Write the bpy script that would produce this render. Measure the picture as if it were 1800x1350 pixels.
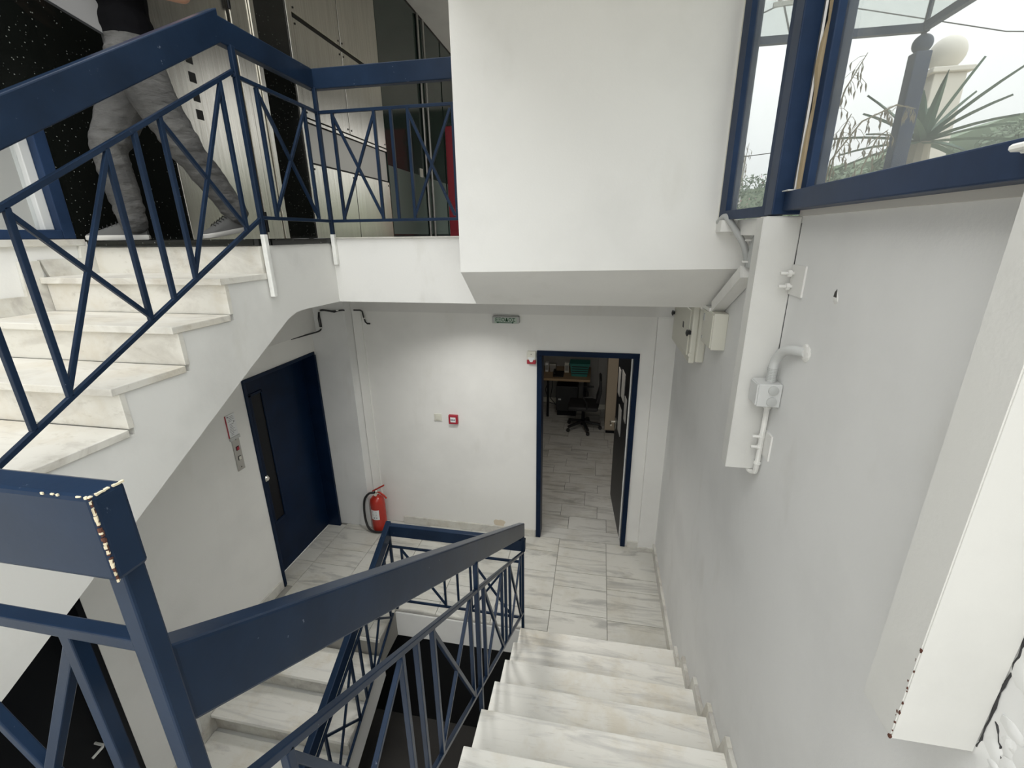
import bpy, bmesh, math, random
from mathutils import Vector, Matrix
for o in list(bpy.data.objects): bpy.data.objects.remove(o, do_unlink=True)
SC = bpy.context.scene
COL = SC.collection
random.seed(7)
PI = math.pi
EYE = 3.112

# ------------------------------------------------------------------ camera, sky, exposure
def setup_camera():
    p, y, r = 0.3204, 0.1909, -0.0123
    cp, sp, cy, sy = math.cos(p), math.sin(p), math.cos(y), math.sin(y)
    fw = Vector((-sy*cp, cy*cp, -sp)); rt = Vector((cy, sy, 0)); up = rt.cross(fw)
    c, s = math.cos(r), math.sin(r)
    R, U = rt*c+up*s, up*c-rt*s
    cam = bpy.data.cameras.new('camera'); ob = bpy.data.objects.new('camera', cam)
    M = Matrix((R, U, -fw)).transposed().to_4x4(); M.translation = (0, 0, EYE)
    ob.matrix_world = M
    cam.sensor_fit = 'HORIZONTAL'; cam.sensor_width = 36; cam.lens = 788.53/1800*36
    cam.clip_start = 0.02; cam.clip_end = 400
    COL.objects.link(ob); SC.camera = ob
setup_camera()

SKY = 2.5
FILL_W = 5.5
def setup_world():
    w = bpy.data.worlds.new('overcast_sky'); SC.world = w; w.use_nodes = True
    nt = w.node_tree; nt.nodes.clear()
    out = nt.nodes.new('ShaderNodeOutputWorld'); bg = nt.nodes.new('ShaderNodeBackground')
    tc = nt.nodes.new('ShaderNodeTexCoord'); no = nt.nodes.new('ShaderNodeTexNoise')
    no.inputs['Scale'].default_value = 2.2; no.inputs['Detail'].default_value = 5
    rp = nt.nodes.new('ShaderNodeValToRGB')
    rp.color_ramp.elements[0].position = 0.3; rp.color_ramp.elements[0].color = (.90, .915, .92, 1)
    rp.color_ramp.elements[1].position = 0.75; rp.color_ramp.elements[1].color = (1, .995, .965, 1)
    nt.links.new(tc.outputs['Generated'], no.inputs['Vector']); nt.links.new(no.outputs['Fac'], rp.inputs['Fac'])
    nt.links.new(rp.outputs['Color'], bg.inputs['Color'])
    # overcast sky: brightness rises from the horizon to three times that overhead; below the horizon, ground
    ge = nt.nodes.new('ShaderNodeNewGeometry'); sx = nt.nodes.new('ShaderNodeSeparateXYZ'); mr = nt.nodes.new('ShaderNodeMapRange')
    ve = nt.nodes.new('ShaderNodeVectorMath'); ve.operation = 'SCALE'; ve.inputs['Scale'].default_value = -1
    nt.links.new(ge.outputs['Incoming'], ve.inputs[0]); nt.links.new(ve.outputs[0], sx.inputs[0]); nt.links.new(sx.outputs['Z'], mr.inputs['Value'])
    mr.inputs['From Min'].default_value = 0; mr.inputs['From Max'].default_value = 1
    mr.inputs['To Min'].default_value = SKY/3; mr.inputs['To Max'].default_value = SKY
    nt.links.new(mr.outputs[0], bg.inputs['Strength'])
    nt.links.new(bg.outputs['Background'], out.inputs['Surface'])
setup_world()
SC.view_settings.view_transform = 'Standard'; SC.view_settings.look = 'None'
SC.view_settings.exposure = 0.88; SC.view_settings.gamma = 1.0; SC.view_settings.use_curve_mapping = False

# ------------------------------------------------------------------ materials
MATS = {}
def base_mat(name, col, rough=0.6, metal=0.0, spec=0.5):
    m = bpy.data.materials.new(name); m.use_nodes = True
    b = m.node_tree.nodes['Principled BSDF']
    b.inputs['Base Color'].default_value = (*col, 1); b.inputs['Roughness'].default_value = rough
    b.inputs['Metallic'].default_value = metal; b.inputs['Specular IOR Level'].default_value = spec
    MATS[name] = m
    return m, m.node_tree, b
def noise(nt, scale, detail=4, stretch=None, rnd=False, rough=.55, distort=0):
    ge = nt.nodes.new('ShaderNodeNewGeometry'); mp = nt.nodes.new('ShaderNodeMapping')
    if stretch: mp.inputs['Scale'].default_value = stretch
    nt.links.new(ge.outputs['Position'], mp.inputs['Vector'])
    if rnd:
        oi = nt.nodes.new('ShaderNodeObjectInfo'); ml = nt.nodes.new('ShaderNodeMath'); ml.operation = 'MULTIPLY'
        ml.inputs[1].default_value = 37.0; nt.links.new(oi.outputs['Random'], ml.inputs[0])
        cx = nt.nodes.new('ShaderNodeCombineXYZ')
        for i in range(3): nt.links.new(ml.outputs[0], cx.inputs[i])
        nt.links.new(cx.outputs[0], mp.inputs['Location'])
    n = nt.nodes.new('ShaderNodeTexNoise'); n.inputs['Scale'].default_value = scale; n.inputs['Detail'].default_value = detail
    n.inputs['Roughness'].default_value = rough; n.inputs['Distortion'].default_value = distort
    nt.links.new(mp.outputs[0], n.inputs['Vector'])
    return n.outputs['Fac']
def ramp(nt, fac, stops):
    r = nt.nodes.new('ShaderNodeValToRGB'); e = r.color_ramp.elements
    e[0].position, e[0].color = stops[0][0], (*stops[0][1], 1); e[1].position, e[1].color = stops[-1][0], (*stops[-1][1], 1)
    for p, c in stops[1:-1]:
        q = e.new(p); q.color = (*c, 1)
    nt.links.new(fac, r.inputs['Fac']); return r.outputs['Color']
def mix(nt, a, b, fac, mode='MULTIPLY'):
    m = nt.nodes.new('ShaderNodeMix'); m.data_type = 'RGBA'; m.blend_type = mode
    if isinstance(fac, float): m.inputs[0].default_value = fac
    else: nt.links.new(fac, m.inputs[0])
    for s, v in ((6, a), (7, b)):
        if isinstance(v, tuple): m.inputs[s].default_value = (*v, 1)
        else: nt.links.new(v, m.inputs[s])
    return m.outputs[2]
def bump(nt, b, fac, strength, dist=.01):
    k = nt.nodes.new('ShaderNodeBump'); k.inputs['Strength'].default_value = strength; k.inputs['Distance'].default_value = dist
    nt.links.new(fac, k.inputs['Height']); nt.links.new(k.outputs['Normal'], b.inputs['Normal'])
def plaster(name, col, dirt=.12):
    m, nt, b = base_mat(name, col, .75, 0, .25)
    d = tuple(c*(1-dirt) for c in col); w = (col[0]*(1-dirt*.6), col[1]*(1-dirt*.75), col[2]*(1-dirt*1.3))
    c1 = ramp(nt, noise(nt, 1.6, 6), [(.36, d), (.55, col), (1, col)])
    c2 = ramp(nt, noise(nt, 5.0, 8, (1, 1, .45)), [(.26, (1-dirt*1.2, 1-dirt*1.3, 1-dirt*1.6)), (.40, (1, 1, 1)), (1, (1, 1, 1))])
    nt.links.new(mix(nt, c1, c2, .55), b.inputs['Base Color'])
    bump(nt, b, noise(nt, 90, 4), .12, .004)
plaster('white_plaster', (.81, .805, .775), .06)
plaster('grey_plaster', (.765, .768, .757), .07)
plaster('casing_paint_shaded', (.67, .668, .64), .12)  # darker copy of the old white paint, offsetting too much light there
plaster('old_white_paint', (.79, .785, .755), .12)
plaster('soffit_plaster', (.72, .715, .69), .08)
plaster('dull_dark_plaster', (.075, .07, .065), .2)  # dark base carries the basement's missing light; also on unseen lobby walls
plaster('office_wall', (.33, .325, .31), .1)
def marble(name, base, streak, stretch, warm, rnd=True, k=.55, rough=.32):
    m, nt, b = base_mat(name, base, rough, 0, .4)
    s = ramp(nt, noise(nt, 3.2, 8, stretch, rnd, .62, 1.1), [(.36, streak), (.50, base), (.72, base), (.86, tuple(min(1, c*1.06) for c in base))])
    st = ramp(nt, noise(nt, 3.3, 6, None, rnd, .65), [(.34, warm), (.52, (1, 1, 1)), (1, (1, 1, 1))])
    sp = ramp(nt, noise(nt, 24, 5, stretch, rnd, .6), [(.30, (.72, .70, .66)), (.40, (1, 1, 1)), (1, (1, 1, 1))])
    c = mix(nt, mix(nt, s, st, k), sp, .45)
    nt.links.new(c, b.inputs['Base Color'])
marble('tread_marble', (.82, .805, .75), (.63, .62, .585), (.45, 3.4, 2), (.82, .755, .64), True, .6)
marble('riser_marble', (.74, .72, .66), (.60, .575, .52), (.7, 1.5, 1.6), (.80, .73, .62))
marble('tile_marble', (.60, .592, .545), (.40, .395, .37), (.45, 3.0, 1), (.80, .76, .68))
marble('skirt_marble', (.64, .63, .58), (.47, .45, .42), (1, 1, 1), (.70, .64, .54))
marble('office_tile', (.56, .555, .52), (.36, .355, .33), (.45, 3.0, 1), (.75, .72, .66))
base_mat('grout', (.30, .29, .265), .9)
def paint(name, col, rough, wear=.0):
    m, nt, b = base_mat(name, col, rough, 0, .5)
    c = ramp(nt, noise(nt, 6, 5), [(.3, tuple(v*.8 for v in col)), (.7, tuple(v*1.2 for v in col))])
    if wear:
        f = noise(nt, 38, 6, None, False, .7)
        w = ramp(nt, f, [(0, (0, 0, 0)), (.70-.02*wear, (0, 0, 0)), (.76, (1, 1, 1))])
        c = mix(nt, c, (.33, .37, .43), w, 'MIX')
    b.inputs['Specular IOR Level'].default_value = .13
    nt.links.new(c, b.inputs['Base Color']); bump(nt, b, noise(nt, 30, 3), .06, .003)
paint('blue_paint', (.0115, .0235, .049), .28, 1.0)
paint('blue_door_paint', (.0035, .0125, .036), .34)
paint('blue_frame_paint', (.018, .036, .080), .36)
paint('white_metal_paint', (.80, .80, .765), .45)
paint('bare_wood', (.66, .58, .42), .7)
m, nt, b = base_mat('granite', (.006, .007, .006), .07, 0, .32)
ge = nt.nodes.new('ShaderNodeNewGeometry'); vo = nt.nodes.new('ShaderNodeTexVoronoi'); vo.inputs['Scale'].default_value = 48
nt.links.new(ge.outputs['Position'], vo.inputs['Vector'])
f1 = ramp(nt, vo.outputs['Distance'], [(0, (1, 1, 1)), (.10, (.9, .9, .9)), (.16, (0, 0, 0)), (1, (0, 0, 0))])
f2 = ramp(nt, noise(nt, 16, 2), [(.44, (0, 0, 0)), (.54, (1, 1, 1))])
nt.links.new(mix(nt, (.006, .007, .006), (.22, .235, .215), mix(nt, f1, f2, 1.0), 'MIX'), b.inputs['Base Color'])
m, nt, b = base_mat('brushed_steel', (.62, .60, .54), .26, 1.0)
nt.links.new(ramp(nt, noise(nt, 3, 6, (1, 22, .6)), [(.3, (.54, .52, .465)), (.7, (.68, .66, .60))]), b.inputs['Base Color'])
bump(nt, b, noise(nt, 14, 4, (1, 8, .3)), .04, .004)
base_mat('dark_gap', (.008, .008, .008), .6)
base_mat('black_plastic', (.010, .011, .012), .45)
base_mat('black_rubber', (.014, .014, .015), .6)
base_mat('black_metal', (.004, .005, .007), .4, 0, .2)
base_mat('dark_glass', (.018, .035, .030), .10, 0, .6)
base_mat('frosted_glass', (.10, .14, .12), .4, 0, .5)
base_mat('cream_plastic', (.66, .65, .57), .4)
base_mat('grey_plastic', (.46, .47, .46), .45)
base_mat('pale_grey_plastic', (.60, .61, .60), .45)
base_mat('red_paint', (.42, .030, .018), .25)
base_mat('red_plastic', (.36, .018, .035), .4)
base_mat('chrome', (.75, .73, .68), .18, 1.0)
base_mat('panel_steel', (.42, .41, .385), .38, .9)
base_mat('paper', (.74, .75, .75), .8)
base_mat('print_ink', (.16, .16, .18), .8)
base_mat('sign_face', (.42, .50, .43), .4)
base_mat('sign_green', (.010, .075, .030), .5)
base_mat('desk_wood', (.36, .25, .14), .5)
base_mat('beige_wood', (.42, .35, .26), .5)
base_mat('teal_plastic', (.02, .20, .17), .5)
base_mat('rectangle_grey', (.17, .17, .17), .7)
base_mat('concrete', (.62, .60, .56), .9)
base_mat('stone_white', (.74, .71, .64), .8)
base_mat('wire_black', (.02, .02, .022), .6)
base_mat('skin', (.46, .25, .165), .5)
base_mat('hair', (.02, .014, .010), .6)
base_mat('shirt', (.004, .004, .005), .9, 0, .08)
m, nt, b = base_mat('jeans', (.17, .17, .165), .9)
nt.links.new(ramp(nt, noise(nt, 7, 7), [(.30, (.042, .042, .042)), (.72, (.11, .108, .103))]), b.inputs['Base Color'])
bump(nt, b, noise(nt, 18, 4, (1, 1, 2.4)), .5, .02)
base_mat('shoe_canvas', (.085, .085, .083), .85)
base_mat('shoe_sole', (.50, .49, .46), .7)
base_mat('leaf_green', (.055, .105, .045), .6)
base_mat('agave_green', (.10, .17, .12), .5)
base_mat('dry_grass', (.22, .19, .13), .8)
base_mat('bush_dark', (.03, .06, .025), .8)
base_mat('bush_pale', (.16, .21, .14), .9)
base_mat('flower_pink', (.55, .16, .24), .7)
base_mat('old_sealant', (.42, .33, .20), .7)
base_mat('rust', (.085, .03, .018), .9)
base_mat('bare_wall', (.66, .58, .46), .9)
base_mat('earth', (.40, .36, .28), .95)
def glass(name, tint, haze):
    m = bpy.data.materials.new(name); m.use_nodes = True; nt = m.node_tree; nt.nodes.clear()
    out = nt.nodes.new('ShaderNodeOutputMaterial'); tr = nt.nodes.new('ShaderNodeBsdfTransparent'); gl = nt.nodes.new('ShaderNodeBsdfGlossy')
    tr.inputs['Color'].default_value = (*tint, 1); gl.inputs['Roughness'].default_value = .03
    df = nt.nodes.new('ShaderNodeBsdfTranslucent'); df.inputs['Color'].default_value = (.8, .82, .8, 1)
    m1 = nt.nodes.new('ShaderNodeMixShader'); m2 = nt.nodes.new('ShaderNodeMixShader')
    hz = nt.nodes.new('ShaderNodeMath'); hz.operation = 'MULTIPLY'; hz.inputs[1].default_value = haze*2
    nt.links.new(noise(nt, 3.5, 6), hz.inputs[0]); nt.links.new(hz.outputs[0], m1.inputs[0])
    nt.links.new(tr.outputs[0], m1.inputs[1]); nt.links.new(df.outputs[0], m1.inputs[2])
    m2.inputs[0].default_value = .05; nt.links.new(m1.outputs[0], m2.inputs[1]); nt.links.new(gl.outputs[0], m2.inputs[2])
    nt.links.new(m2.outputs[0], out.inputs['Surface']); MATS[name] = m
glass('dirty_glass', (.72, .735, .735), .07)
glass('clear_glass', (.95, .96, .96), .04)
glass('canopy_glass', (.80, .82, .81), .06)

# ------------------------------------------------------------------ mesh helpers
ORG = {}
class MB:
    def __init__(s): s.bm = bmesh.new()
    def box(s, x0, x1, y0, y1, z0, z1, bev=0):
        b = bmesh.new(); v = [b.verts.new((x, y, z)) for z in (z0, z1) for y in (y0, y1) for x in (x0, x1)]
        for f in ((0, 2, 3, 1), (4, 5, 7, 6), (0, 1, 5, 4), (2, 6, 7, 3), (0, 4, 6, 2), (1, 3, 7, 5)): b.faces.new([v[i] for i in f])
        return s._add(b, bev)
    def _add(s, b, bev=0, seg=2):
        if bev: bmesh.ops.bevel(b, geom=b.edges[:], offset=bev, segments=seg, affect='EDGES', profile=.5)
        me = bpy.data.meshes.new('t'); b.to_mesh(me); b.free(); s.bm.from_mesh(me); bpy.data.meshes.remove(me)
        return s
    def bar(s, a, c, w, h, up=(0, 0, 1), bev=0, ecut=None):
        """box of section w (sideways) x h (up) running from a to c; ecut='v' cuts both ends vertical"""
        a, c = Vector(a), Vector(c); d = (c-a).normalized(); up = Vector(up)
        sd = d.cross(up)
        if sd.length < 1e-4: sd = d.cross(Vector((0, 1, 0)))
        sd.normalize(); u = sd.cross(d).normalized()
        if ecut == 'v':
            hv = Vector((0, 0, h/max(.2, math.hypot(d.x, d.y))))
            offs = [sd*(-w/2)-hv/2, sd*(w/2)-hv/2, sd*(w/2)+hv/2, sd*(-w/2)+hv/2]
        else: offs = [sd*(-w/2)-u*h/2, sd*(w/2)-u*h/2, sd*(w/2)+u*h/2, sd*(-w/2)+u*h/2]
        b = bmesh.new(); A = [b.verts.new(a+o) for o in offs]; B = [b.verts.new(c+o) for o in offs]
        b.faces.new(A[::-1]); b.faces.new(B)
        for i in range(4): b.faces.new((A[i], A[(i+1) % 4], B[(i+1) % 4], B[i]))
        bmesh.ops.recalc_face_normals(b, faces=b.faces[:])
        return s._add(b, bev)
    def tube(s, pts, r, n=8, cap=True):
        pts = [Vector(p) for p in pts]; rs = r if isinstance(r, (list, tuple)) else [r]*len(pts)
        b = s.bm; rings = []; prev = None
        for i, p in enumerate(pts):
            d = (pts[min(i+1, len(pts)-1)]-pts[max(i-1, 0)]).normalized()
            if prev is None: n1 = d.orthogonal().normalized()
            else: n1 = (prev-d*prev.dot(d)).normalized()
            prev = n1; n2 = d.cross(n1)
            rings.append([b.verts.new(p+(n1*math.cos(2*PI*k/n)+n2*math.sin(2*PI*k/n))*rs[i]) for k in range(n)])
        for A, B in zip(rings, rings[1:]):
            for k in range(n): b.faces.new((A[k], A[(k+1) % n], B[(k+1) % n], B[k]))
        if cap: b.faces.new(rings[0][::-1]); b.faces.new(rings[-1])
        return s
    def pipe(s, pts, r, n=10, k=6):
        """tube along a smooth curve through pts"""
        p = [Vector(q) for q in pts]; out = []
        for i in range(len(p)-1):
            a, b, c, d = p[max(i-1, 0)], p[i], p[i+1], p[min(i+2, len(p)-1)]
            for j in range(k):
                t = j/k; out.append(.5*((2*b)+(c-a)*t+(2*a-5*b+4*c-d)*t*t+(3*b-a-3*c+d)*t**3))
        return s.tube(out+[p[-1]], r, n)
    def lathe(s, c, prof, n=20, axis='z'):
        c = Vector(c); b = s.bm; rings = []
        for r, h in prof:
            rg = []
            for k in range(n):
                t = 2*PI*k/n; q = (r*math.cos(t), r*math.sin(t), h)
                if axis == 'y': q = (q[0], q[2], q[1])
                if axis == 'x': q = (q[2], q[0], q[1])
                rg.append(b.verts.new(c+Vector(q)))
            rings.append(rg)
        for A, B in zip(rings, rings[1:]):
            for k in range(n): b.faces.new((A[k], A[(k+1) % n], B[(k+1) % n], B[k]))
        b.faces.new(rings[0][::-1]); b.faces.new(rings[-1])
        bmesh.ops.recalc_face_normals(b, faces=b.faces[:])
        return s
    def prism(s, poly, lo, hi, axis='x'):
        """polygon in the plane across axis, extruded lo..hi. axis x: (y,z); y: (x,z); z: (x,y)"""
        b = s.bm
        f = {'x': lambda t, p: (t, p[0], p[1]), 'y': lambda t, p: (p[0], t, p[1]), 'z': lambda t, p: (p[0], p[1], t)}[axis]
        A = [b.verts.new(f(lo, p)) for p in poly]; B = [b.verts.new(f(hi, p)) for p in poly]
        fs = [b.faces.new(A), b.faces.new(B[::-1])]
        n = len(poly)
        for i in range(n): fs.append(b.faces.new((A[i], B[i], B[(i+1) % n], A[(i+1) % n])))
        bmesh.ops.recalc_face_normals(b, faces=fs)
        return s
    def blob(s, c, r, sub=2, jit=.0):
        b = bmesh.new(); bmesh.ops.create_icosphere(b, subdivisions=sub, radius=1)
        for v in b.verts:
            k = 1+random.uniform(-jit, jit); v.co = Vector((v.co.x*r[0]*k+c[0], v.co.y*r[1]*k+c[1], v.co.z*r[2]*k+c[2]))
        return s._add(b)
    def face(s, pts): s.bm.faces.new([s.bm.verts.new(p) for p in pts]); return s
    def build(s, name, mat, parent=None, smooth=False, mats=None):
        o0 = ORG.get(parent.name, Vector()) if parent else Vector()
        if o0.length: bmesh.ops.translate(s.bm, verts=s.bm.verts[:], vec=-o0)
        me = bpy.data.meshes.new(name); s.bm.to_mesh(me); s.bm.free()
        me.materials.append(MATS[mat])
        if smooth:
            me.shade_smooth()
            if hasattr(me, 'set_sharp_from_angle'): me.set_sharp_from_angle(angle=math.radians(38))
        o = bpy.data.objects.new(name, me); COL.objects.link(o)
        if parent: o.parent = parent
        ORG[o.name] = o0
        return o
def tag(o, label, cat, group=None):
    o['label'] = label; o['category'] = cat
    if group: o['group'] = group
    return o
def thing(name, label, cat, loc, group=None):
    o = bpy.data.objects.new(name, None); o.empty_display_size = .05; o.location = loc; COL.objects.link(o)
    ORG[o.name] = Vector(loc)
    return tag(o, label, cat, group)
def struct(o): o['kind'] = 'structure'; return o
def stuff(o): o['kind'] = 'stuff'; return o
def box(name, mat, b, parent=None, bev=0): return MB().box(*b, bev=bev).build(name, mat, parent)

# ------------------------------------------------------------------ dimensions
D = 4.084; RW = .688; LW = -2.778
XS = -.482; XU = -1.717; XL = -1.62
RISE = .1687; RUN = .2857; Y0 = 2.715
LOB = 3.105; LAND = 1.79; BASE = -1.52
UR = .1679; UT = .2937; UY = 2.112

# ------------------------------------------------------------------ room shell
# right wall, sill height
w = MB()
w.box(RW, RW+.26, -2.2, 2.40, -1.7, 3.165).box(RW, RW+.26, 2.40, D+.2, -1.7, 3.10)
wr = struct(w.build('wall_right', 'grey_plaster'))
# back wall of the lower landing
DX0, DX1, DZ = -.544, .394, 2.08
w = MB()
w.box(LW-.2, DX0, D, D+.2, 0, 2.70).box(DX1, RW, D, D+.2, 0, 2.70).box(DX0, DX1, D, D+.2, DZ, 2.70)
w.box(.52, RW, D-.055, D, 0, 2.42)                               # pilaster in the right corner
w.box(-2.395, -2.30, D-.018, D, 0, 2.42)
wb = struct(w.build('wall_back', 'white_plaster'))
w = MB().box(-2.40, RW, D-.028, D, 2.42, 2.70)
struct(w.build('trim_beam_back', 'soffit_plaster'))
# left wall
EY0, EY1, EZ = 2.945, 3.915, 2.03
w = MB()
w.box(LW-.2, LW, 1.52, EY0, -1.7, 2.45).box(LW-.2, LW, EY0, EY1, EZ, 2.45).box(LW-.2, LW, EY1, D, 0, 2.45)
w.box(LW-.2, LW, -2.2, .55, -1.7, 3.09).box(LW-.2, LW, .55, 1.52, 1.22, 2.45).box(LW-.2, LW, .55, 2.06, 2.45, 3.09)
w.box(LW-.2, LW, 2.06, D, 2.45, 2.72)
wl = struct(w.build('wall_left', 'white_plaster'))
w = MB().box(LW, LW+.045, 2.80, 3.94, 2.235, 2.70)
struct(w.build('trim_beam_left', 'soffit_plaster'))
w = MB().box(LW, -2.40, 3.94, D, 0, 2.70)                         # square column in the left corner
struct(w.build('wall_column', 'grey_plaster'))
# stairwell lower floor and dark basement
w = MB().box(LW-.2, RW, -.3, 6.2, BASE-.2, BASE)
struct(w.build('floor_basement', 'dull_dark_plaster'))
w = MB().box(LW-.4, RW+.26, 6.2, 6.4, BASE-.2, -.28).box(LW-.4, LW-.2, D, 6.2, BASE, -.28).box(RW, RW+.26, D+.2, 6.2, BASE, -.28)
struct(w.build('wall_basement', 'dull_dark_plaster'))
struct(MB().box(LW-.2, RW, 3.02, 3.10, BASE, -.27).build('shade_under_landing', 'black_plastic'))  # black sheet standing for the unlit hall beneath the landing
# lower landing slab
FL = MB().box(LW-.14, RW, 2.87, D+.2, -.27, -.012).box(LW-.14, XL, 2.56, 2.87, -.27, -.012).box(XS, RW, 2.74, 2.87, -.27, -.012)
floor = struct(FL.build('floor', 'grout'))
w = MB().box(XL+.0, XS, 2.855, 2.87, -.272, -.02)
struct(w.build('trim_landing_face', 'white_plaster'))
def tile(x0, x1, y0, y1, parent, mat='tile_marble', z=0.0, th=.012):
    g = .0022; h = random.uniform(-.0008, .0006)
    b = bmesh.new()
    MB_ = MB().box(x0+g, x1-g, y0+g, y1-g, z-th, z+h)
    return MB_.build('tile', mat, parent)
colx = [-2.90, -2.70, -2.233, -1.746, -1.259, -.772, -.285, .202, RW-.02]
rows = {0: [2.56, 2.96, 3.30, 3.62, D], 1: [2.56, 2.84, 3.29, 3.52, 3.86, D], 2: [2.56, 2.87, 3.20, 3.655, D],
        3: [2.87, 3.02, 3.42, 3.80, D], 4: [2.87, 3.24, 3.62, D], 5: [2.87, 3.089, 3.565, 3.86, D],
        6: [2.745, 3.095, 3.401, 3.60, 3.95, D], 7: [2.745, 3.07, 3.43, 3.60, D]}
for c in range(8):
    for a, b_ in zip(rows[c], rows[c][1:]):
        x0, x1 = colx[c], colx[c+1]
        if c == 2 and a < 2.8: x1 = XL if False else x1
        if c == 5:
            tile(x0, min(x1, x1), a, b_, floor)
        elif c == 0 and b_ < 2.97: continue
        elif c == 0: tile(max(x0, -2.90), x1, max(a, EY0), min(b_, EY1 if b_ > 3.9 else b_), floor)
        else: tile(x0, x1, a, b_, floor)
tile(-1.746, XL, 2.56, 2.87, floor)
tile(XS, -.285, 2.745, 2.87, floor)
struct(MB().box(LW-.2, RW+.26, -2.3, -2.2, -1.7, LAND).build('wall_front', 'white_plaster'))
struct(MB().box(-40, 40, -60, -2.3, LAND-.4, LAND-.15).build('ground_street', 'concrete'))
# baseboards
w = MB().box(-2.06, DX0-.01, D-.02, D, 0, .085); bb = struct(w.build('baseboard_back', 'skirt_marble'))
w = MB().box(DX1+.02, .52, D-.02, D, 0, .07).box(.515, RW-.02, D-.075, D-.055, 0, .05)
struct(w.build('baseboard_back_right', 'skirt_marble'))
w = MB().box(RW-.022, RW, 2.745, D-.055, 0, .10); struct(w.build('baseboard_right', 'skirt_marble'))
w = MB().box(LW, LW+.02, 2.54, EY0-.02, 0, .09); struct(w.build('baseboard_left', 'skirt_marble'))

# ------------------------------------------------------------------ lobby slab and big beam
w = MB().prism([(2.79, 2.699), (12.6, 2.699), (12.6, LOB-.001), (2.79, LOB-.001)], LW-.2, .56, 'x')
struct(w.build('floor_lobby_slab', 'old_white_paint'))
w = MB().box(XU+.0, -.72, 2.772, 2.82, LOB-.001, LOB+.006); struct(w.build('trim_lobby_edge', 'skirt_marble'))
BM = [(2.395, 2.935), (2.795, 2.708), (2.795, 6.35), (2.395, 6.35)]
w = MB()
bb_ = w.bm
def quadprism(bmv, A, B):
    n = len(A); a = [bmv.verts.new(p) for p in A]; b = [bmv.verts.new(p) for p in B]
    fs = [bmv.faces.new(a), bmv.faces.new(b[::-1])]
    for i in range(n): fs.append(bmv.faces.new((a[i], b[i], b[(i+1) % n], a[(i+1) % n])))
    bmesh.ops.recalc_face_normals(bmv, faces=fs)
quadprism(bb_, [(-.737, 2.395, 2.925), (-.765, 2.795, 2.697), (-.765, 2.795, 3.165), (-.737, 2.395, 3.165)],
          [(RW, 2.395, 2.945), (RW, 2.795, 2.697), (RW, 2.795, 3.165), (RW, 2.395, 3.165)])
quadprism(bb_, [(-.737, 2.395, 3.165), (-.765, 2.795, 3.165), (-.765, 2.795, 6.35), (-.737, 2.395, 6.35)],
          [(.535, 2.395, 3.165), (.535, 2.795, 3.165), (.535, 2.795, 6.35), (.535, 2.395, 6.35)])
struct(w.build('wall_hanging_beam', 'white_plaster'))
# lobby ceiling, far walls
w = MB().box(LW-.2, .60, 2.80, 12.8, 6.2, 6.4).box(LW-.2, -.74, 2.395, 2.80, 6.2, 6.4)
struct(w.build('ceiling_lobby', 'soffit_plaster'))
struct(MB().box(-.82, .53, 1.1, 2.394, 4.3, 4.6).build('shade_slab_stairwell', 'soffit_plaster'))  # unseen slab added above the stairs to shade the top of the beam
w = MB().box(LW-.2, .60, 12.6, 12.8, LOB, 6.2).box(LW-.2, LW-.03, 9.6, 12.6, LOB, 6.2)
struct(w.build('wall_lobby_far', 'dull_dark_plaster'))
w = MB().box(.40, .60, 2.80, 6.6, LOB, 6.2).box(.40, .60, 6.6, 12.6, 5.6, 6.2).box(.40, .60, 8.1, 9.3, LOB, 5.6)  # unseen openings and pier shaped for what the granite and steel reflect
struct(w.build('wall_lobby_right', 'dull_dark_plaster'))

# lobby left wall: granite, steel lift door, steel cladding, dark glass (all in the plane X=LW)
w = MB().box(LW-.2, LW-.03, 2.06, 9.6, LOB, 6.2).box(LW-.2, LW-.03, -.6, 2.06, 3.72, 6.2).box(LW-.2, LW, -2.3, -.6, 3.09, 6.2)  # last box is unseen wall added to block skylight from the left
lobwall = struct(w.build('wall_lobby_left', 'dark_gap'))
gr = [(2.06, 2.80, LOB, 6.2), (3.83, 4.25, LOB, 6.2), (-.6, 2.06, 3.72, 6.2)]
for a, b_, z0, z1 in gr: box('granite_panel', 'granite', (LW-.03, LW, a, b_, z0, z1), lobwall)
# steel lift door and its surround
d2 = struct(MB().box(LW-.03, LW-.018, 2.80, 3.54, LOB, 6.2).build('door_2', 'brushed_steel'))
box('steel_jamb', 'brushed_steel', (LW-.03, LW+.006, 2.80, 2.87, LOB, 6.2), d2, .002)
box('steel_jamb', 'brushed_steel', (LW-.03, LW+.004, 3.56, 3.63, LOB, 6.2), d2, .002)
box('steel_jamb', 'brushed_steel', (LW-.03, LW-.004, 3.64, 3.77, LOB, 6.2), d2, .002)
box('steel_jamb', 'brushed_steel', (LW-.03, LW+.012, 3.775, 3.825, LOB, 6.2), d2, .002)
for z in (3.935, 4.045, 4.16, 4.272): box('vision_hole', 'dark_gap', (LW-.02, LW-.016, 3.075, 3.13, z-.03, z+.03), d2)
for z in (3.16, 4.72): MB().tube([(LW+.006, 3.555, z), (LW+.006, 3.555, z+.16)], .012, 8).build('hinge', 'black_metal', d2)
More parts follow.
